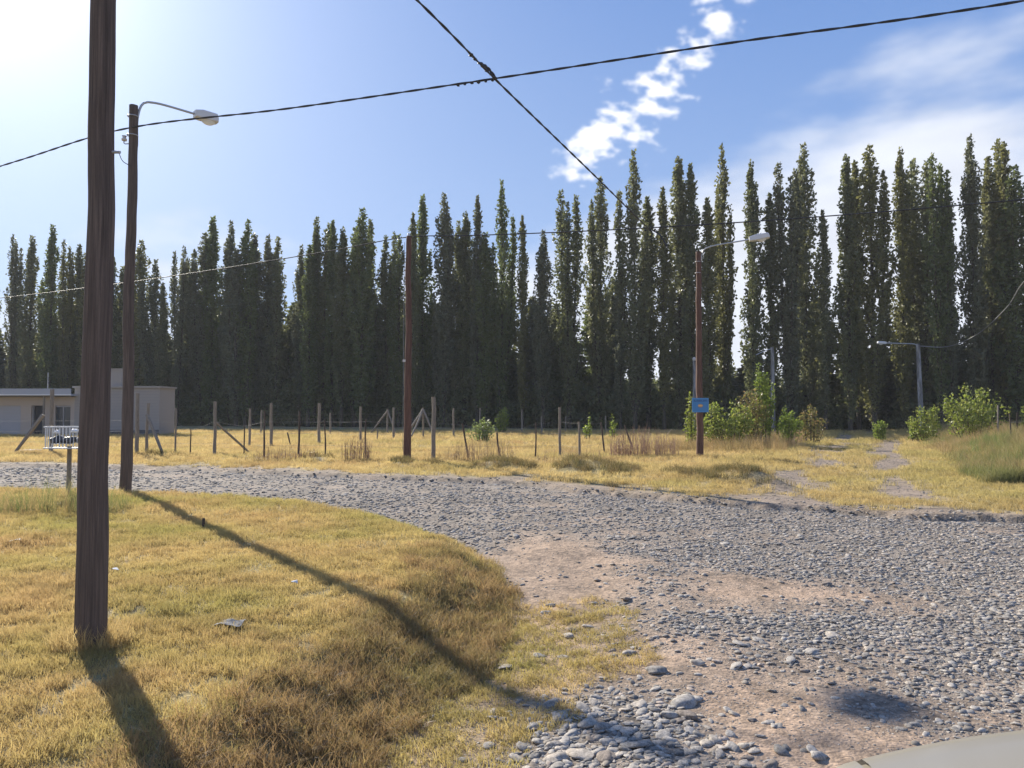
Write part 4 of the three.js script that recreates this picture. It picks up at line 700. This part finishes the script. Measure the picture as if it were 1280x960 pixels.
// ------------------------------------------------------------------ parked car whose bonnet corner reaches into view
{
  const paint = new THREE.MeshPhysicalMaterial({ color: lin(0.26, 0.235, 0.19), roughness: 0.5, clearcoat: 0.6, clearcoatRoughness: 0.18 }), glass = new THREE.MeshPhysicalMaterial({ color: lin(0.03, 0.035, 0.04), roughness: 0.08 }), rubber = std([0.025, 0.025, 0.027]), trim = std([0.05, 0.05, 0.05]), rim = std([0.5, 0.5, 0.52], { metalness: 0.8, roughness: 0.4 });
  const car = thing('parked_car', 'dusty beige grey car parked on the gravel with its bonnet corner showing', 'car', null, 1.3, -0.125, 1.46);
  // local: +z runs back along the car, x across; front end at z = 0
  const half = z => 0.86 * (0.93 + 0.07 * smooth(0, 0.5, z)) * (1 - 0.06 * smooth(3.4, 4.1, z)), top = z => mix(1.17, 1.3, smooth(0, 1.15, z)) - 0.03 * smooth(3.3, 4.1, z);
  const shell = (u, z, off) => { // u -1..1 across the deck and down the flanks
    const w = half(z) + off, h = top(z) + off, nose = 0.09 * Math.pow(Math.min(1, Math.abs(u) * 1.45), 3);
    let x, y; const a = Math.abs(u);
    if (a < 0.6) { x = a / 0.6 * (w - 0.1); y = h - 0.045 * Math.pow(a / 0.6, 2); } else if (a < 0.72) { const t = (a - 0.6) / 0.12 * Math.PI / 2; x = w - 0.1 + 0.1 * Math.sin(t); y = h - 0.045 - 0.1 * (1 - Math.cos(t)); } else { const t = (a - 0.72) / 0.28; y = mix(h - 0.145, 0.3, t); x = w - 0.05 * t * t; }
    return [Math.sign(u) * x, y, z + nose * smooth(1.4, 0, z)];
  };
  const grid = (u0, u1, z0, z1, off, nu, nz, nose) => { const P = [], I = [], U = []; for (let j = 0; j <= nz; j++) for (let i = 0; i <= nu; i++) { const z = mix(z0, z1, j / nz), u = mix(u0, u1, i / nu); let [x, y, zz] = shell(u, Math.max(0, z), off); if (nose && z < 0.09) { const t = clamp(1 - z / 0.09); y -= 0.06 * t * t; } P.push(x, y, zz); U.push(u, z); } for (let j = 0; j < nz; j++) for (let i = 0; i < nu; i++) { const a = j * (nu + 1) + i; I.push(a, a + nu + 1, a + 1, a + 1, a + nu + 1, a + nu + 2); } const g = new THREE.BufferGeometry(); g.setAttribute('position', new THREE.Float32BufferAttribute(P, 3)); g.setAttribute('uv', new THREE.Float32BufferAttribute(U, 2)); g.setIndex(I); g.computeVertexNormals(); return g; };
  paint.side = THREE.DoubleSide;
  part('body', grid(-1, 1, 0, 4.1, 0, 60, 60, true), paint, car);
  part('hood', grid(-0.592, 0.592, 0.006, 1.2, 0.008, 40, 40, true), paint, car);
  for (const s of [-1, 1]) part('fender', grid(s < 0 ? -0.99 : 0.6025, s < 0 ? -0.6025 : 0.99, 0.006, 1.2, 0.008, 24, 40, true), paint, car);
  const face = (z, flip) => { const P = [], I = []; for (let i = 0; i <= 60; i++) { const u = -1 + i / 30; let [x, y, zz] = shell(u, z, 0); if (!flip) y -= 0.06; P.push(x, y, zz, x, 0.3, zz); } for (let i = 0; i < 60; i++) { const a = i * 2; I.push(a, a + 1, a + 2, a + 2, a + 1, a + 3); } const g = new THREE.BufferGeometry(); g.setAttribute('position', new THREE.Float32BufferAttribute(P, 3)); g.setAttribute('uv', new THREE.Float32BufferAttribute(new Array(P.length / 3 * 2).fill(0), 2)); g.setIndex(I); g.computeVertexNormals(); return g; };
  part('front_panel', face(0, false), paint, car); part('rear_panel', face(4.1, true), paint, car);
  part('grille', box(0.9, 0.16, 0.03, 0, 0.72, -0.01), trim, car); part('bumper', new THREE.CapsuleGeometry(0.09, 1.4, 4, 12).rotateZ(Math.PI / 2).scale(1, 1.1, 0.9).translate(0, 0.44, 0.06), trim, car);
  for (const s of [-1, 1]) part('headlight', new THREE.SphereGeometry(0.13, 16, 10).scale(1.2, 0.7, 0.45).translate(s * 0.58, 0.72, 0.05), M.lampBody, car);
  const cab = (z, y) => { const w = mix(0.8, 0.62, smooth(1.1, 1.55, y)); return w; };
  const prof = [[1.25, 1.12], [1.85, 1.55], [2.2, 1.6], [3.2, 1.58], [3.75, 1.12]];
  const P = [], I = []; prof.forEach(([z, y]) => { const w = cab(z, y); P.push(-w, y, z, w, y, z); }); for (let i = 0; i + 1 < prof.length; i++) { const a = i * 2; I.push(a, a + 2, a + 1, a + 1, a + 2, a + 3); } I.push(0, 6, 2, 2, 6, 4, 0, 8, 6, 1, 3, 7, 3, 5, 7, 1, 7, 9);
  const cg = new THREE.BufferGeometry(); cg.setAttribute('position', new THREE.Float32BufferAttribute(P, 3)); cg.setIndex(I); const cgn = cg.toNonIndexed(); cgn.computeVertexNormals(); glass.side = THREE.DoubleSide; part('windows', cgn, glass, car);
  part('roof', box(1.2, 0.035, 1.35, 0, 1.615, 2.55), paint, car);
  for (const s of [-1, 1]) { part('pillar', bar([s * 0.79, 1.12, 1.26], [s * 0.625, 1.59, 1.88], 0.03, 0.03, 1), paint, car); part('pillar', bar([s * 0.79, 1.12, 3.74], [s * 0.625, 1.59, 3.2], 0.035, 0.035, 2), paint, car); part('mirror', new THREE.SphereGeometry(0.1, 12, 8).scale(0.9, 0.7, 0.5).translate(s * 0.94, 1.2, 1.55), trim, car); }
  for (const s of [-1, 1]) for (const z of [0.75, 3.25]) { const w = part('wheel', new THREE.TorusGeometry(0.235, 0.095, 10, 28).rotateY(Math.PI / 2).translate(s * 0.8, 0.325, z), rubber, car); part('rim', new THREE.CylinderGeometry(0.17, 0.17, 0.12, 20).rotateZ(Math.PI / 2).translate(s * 0.82, 0.325, z), rim, w); }
}

scene.fog = new THREE.FogExp2(new THREE.Color().setRGB(0.95, 0.95, 0.95), 0.0004);
shade(scene);
renderer.render(scene, camera);
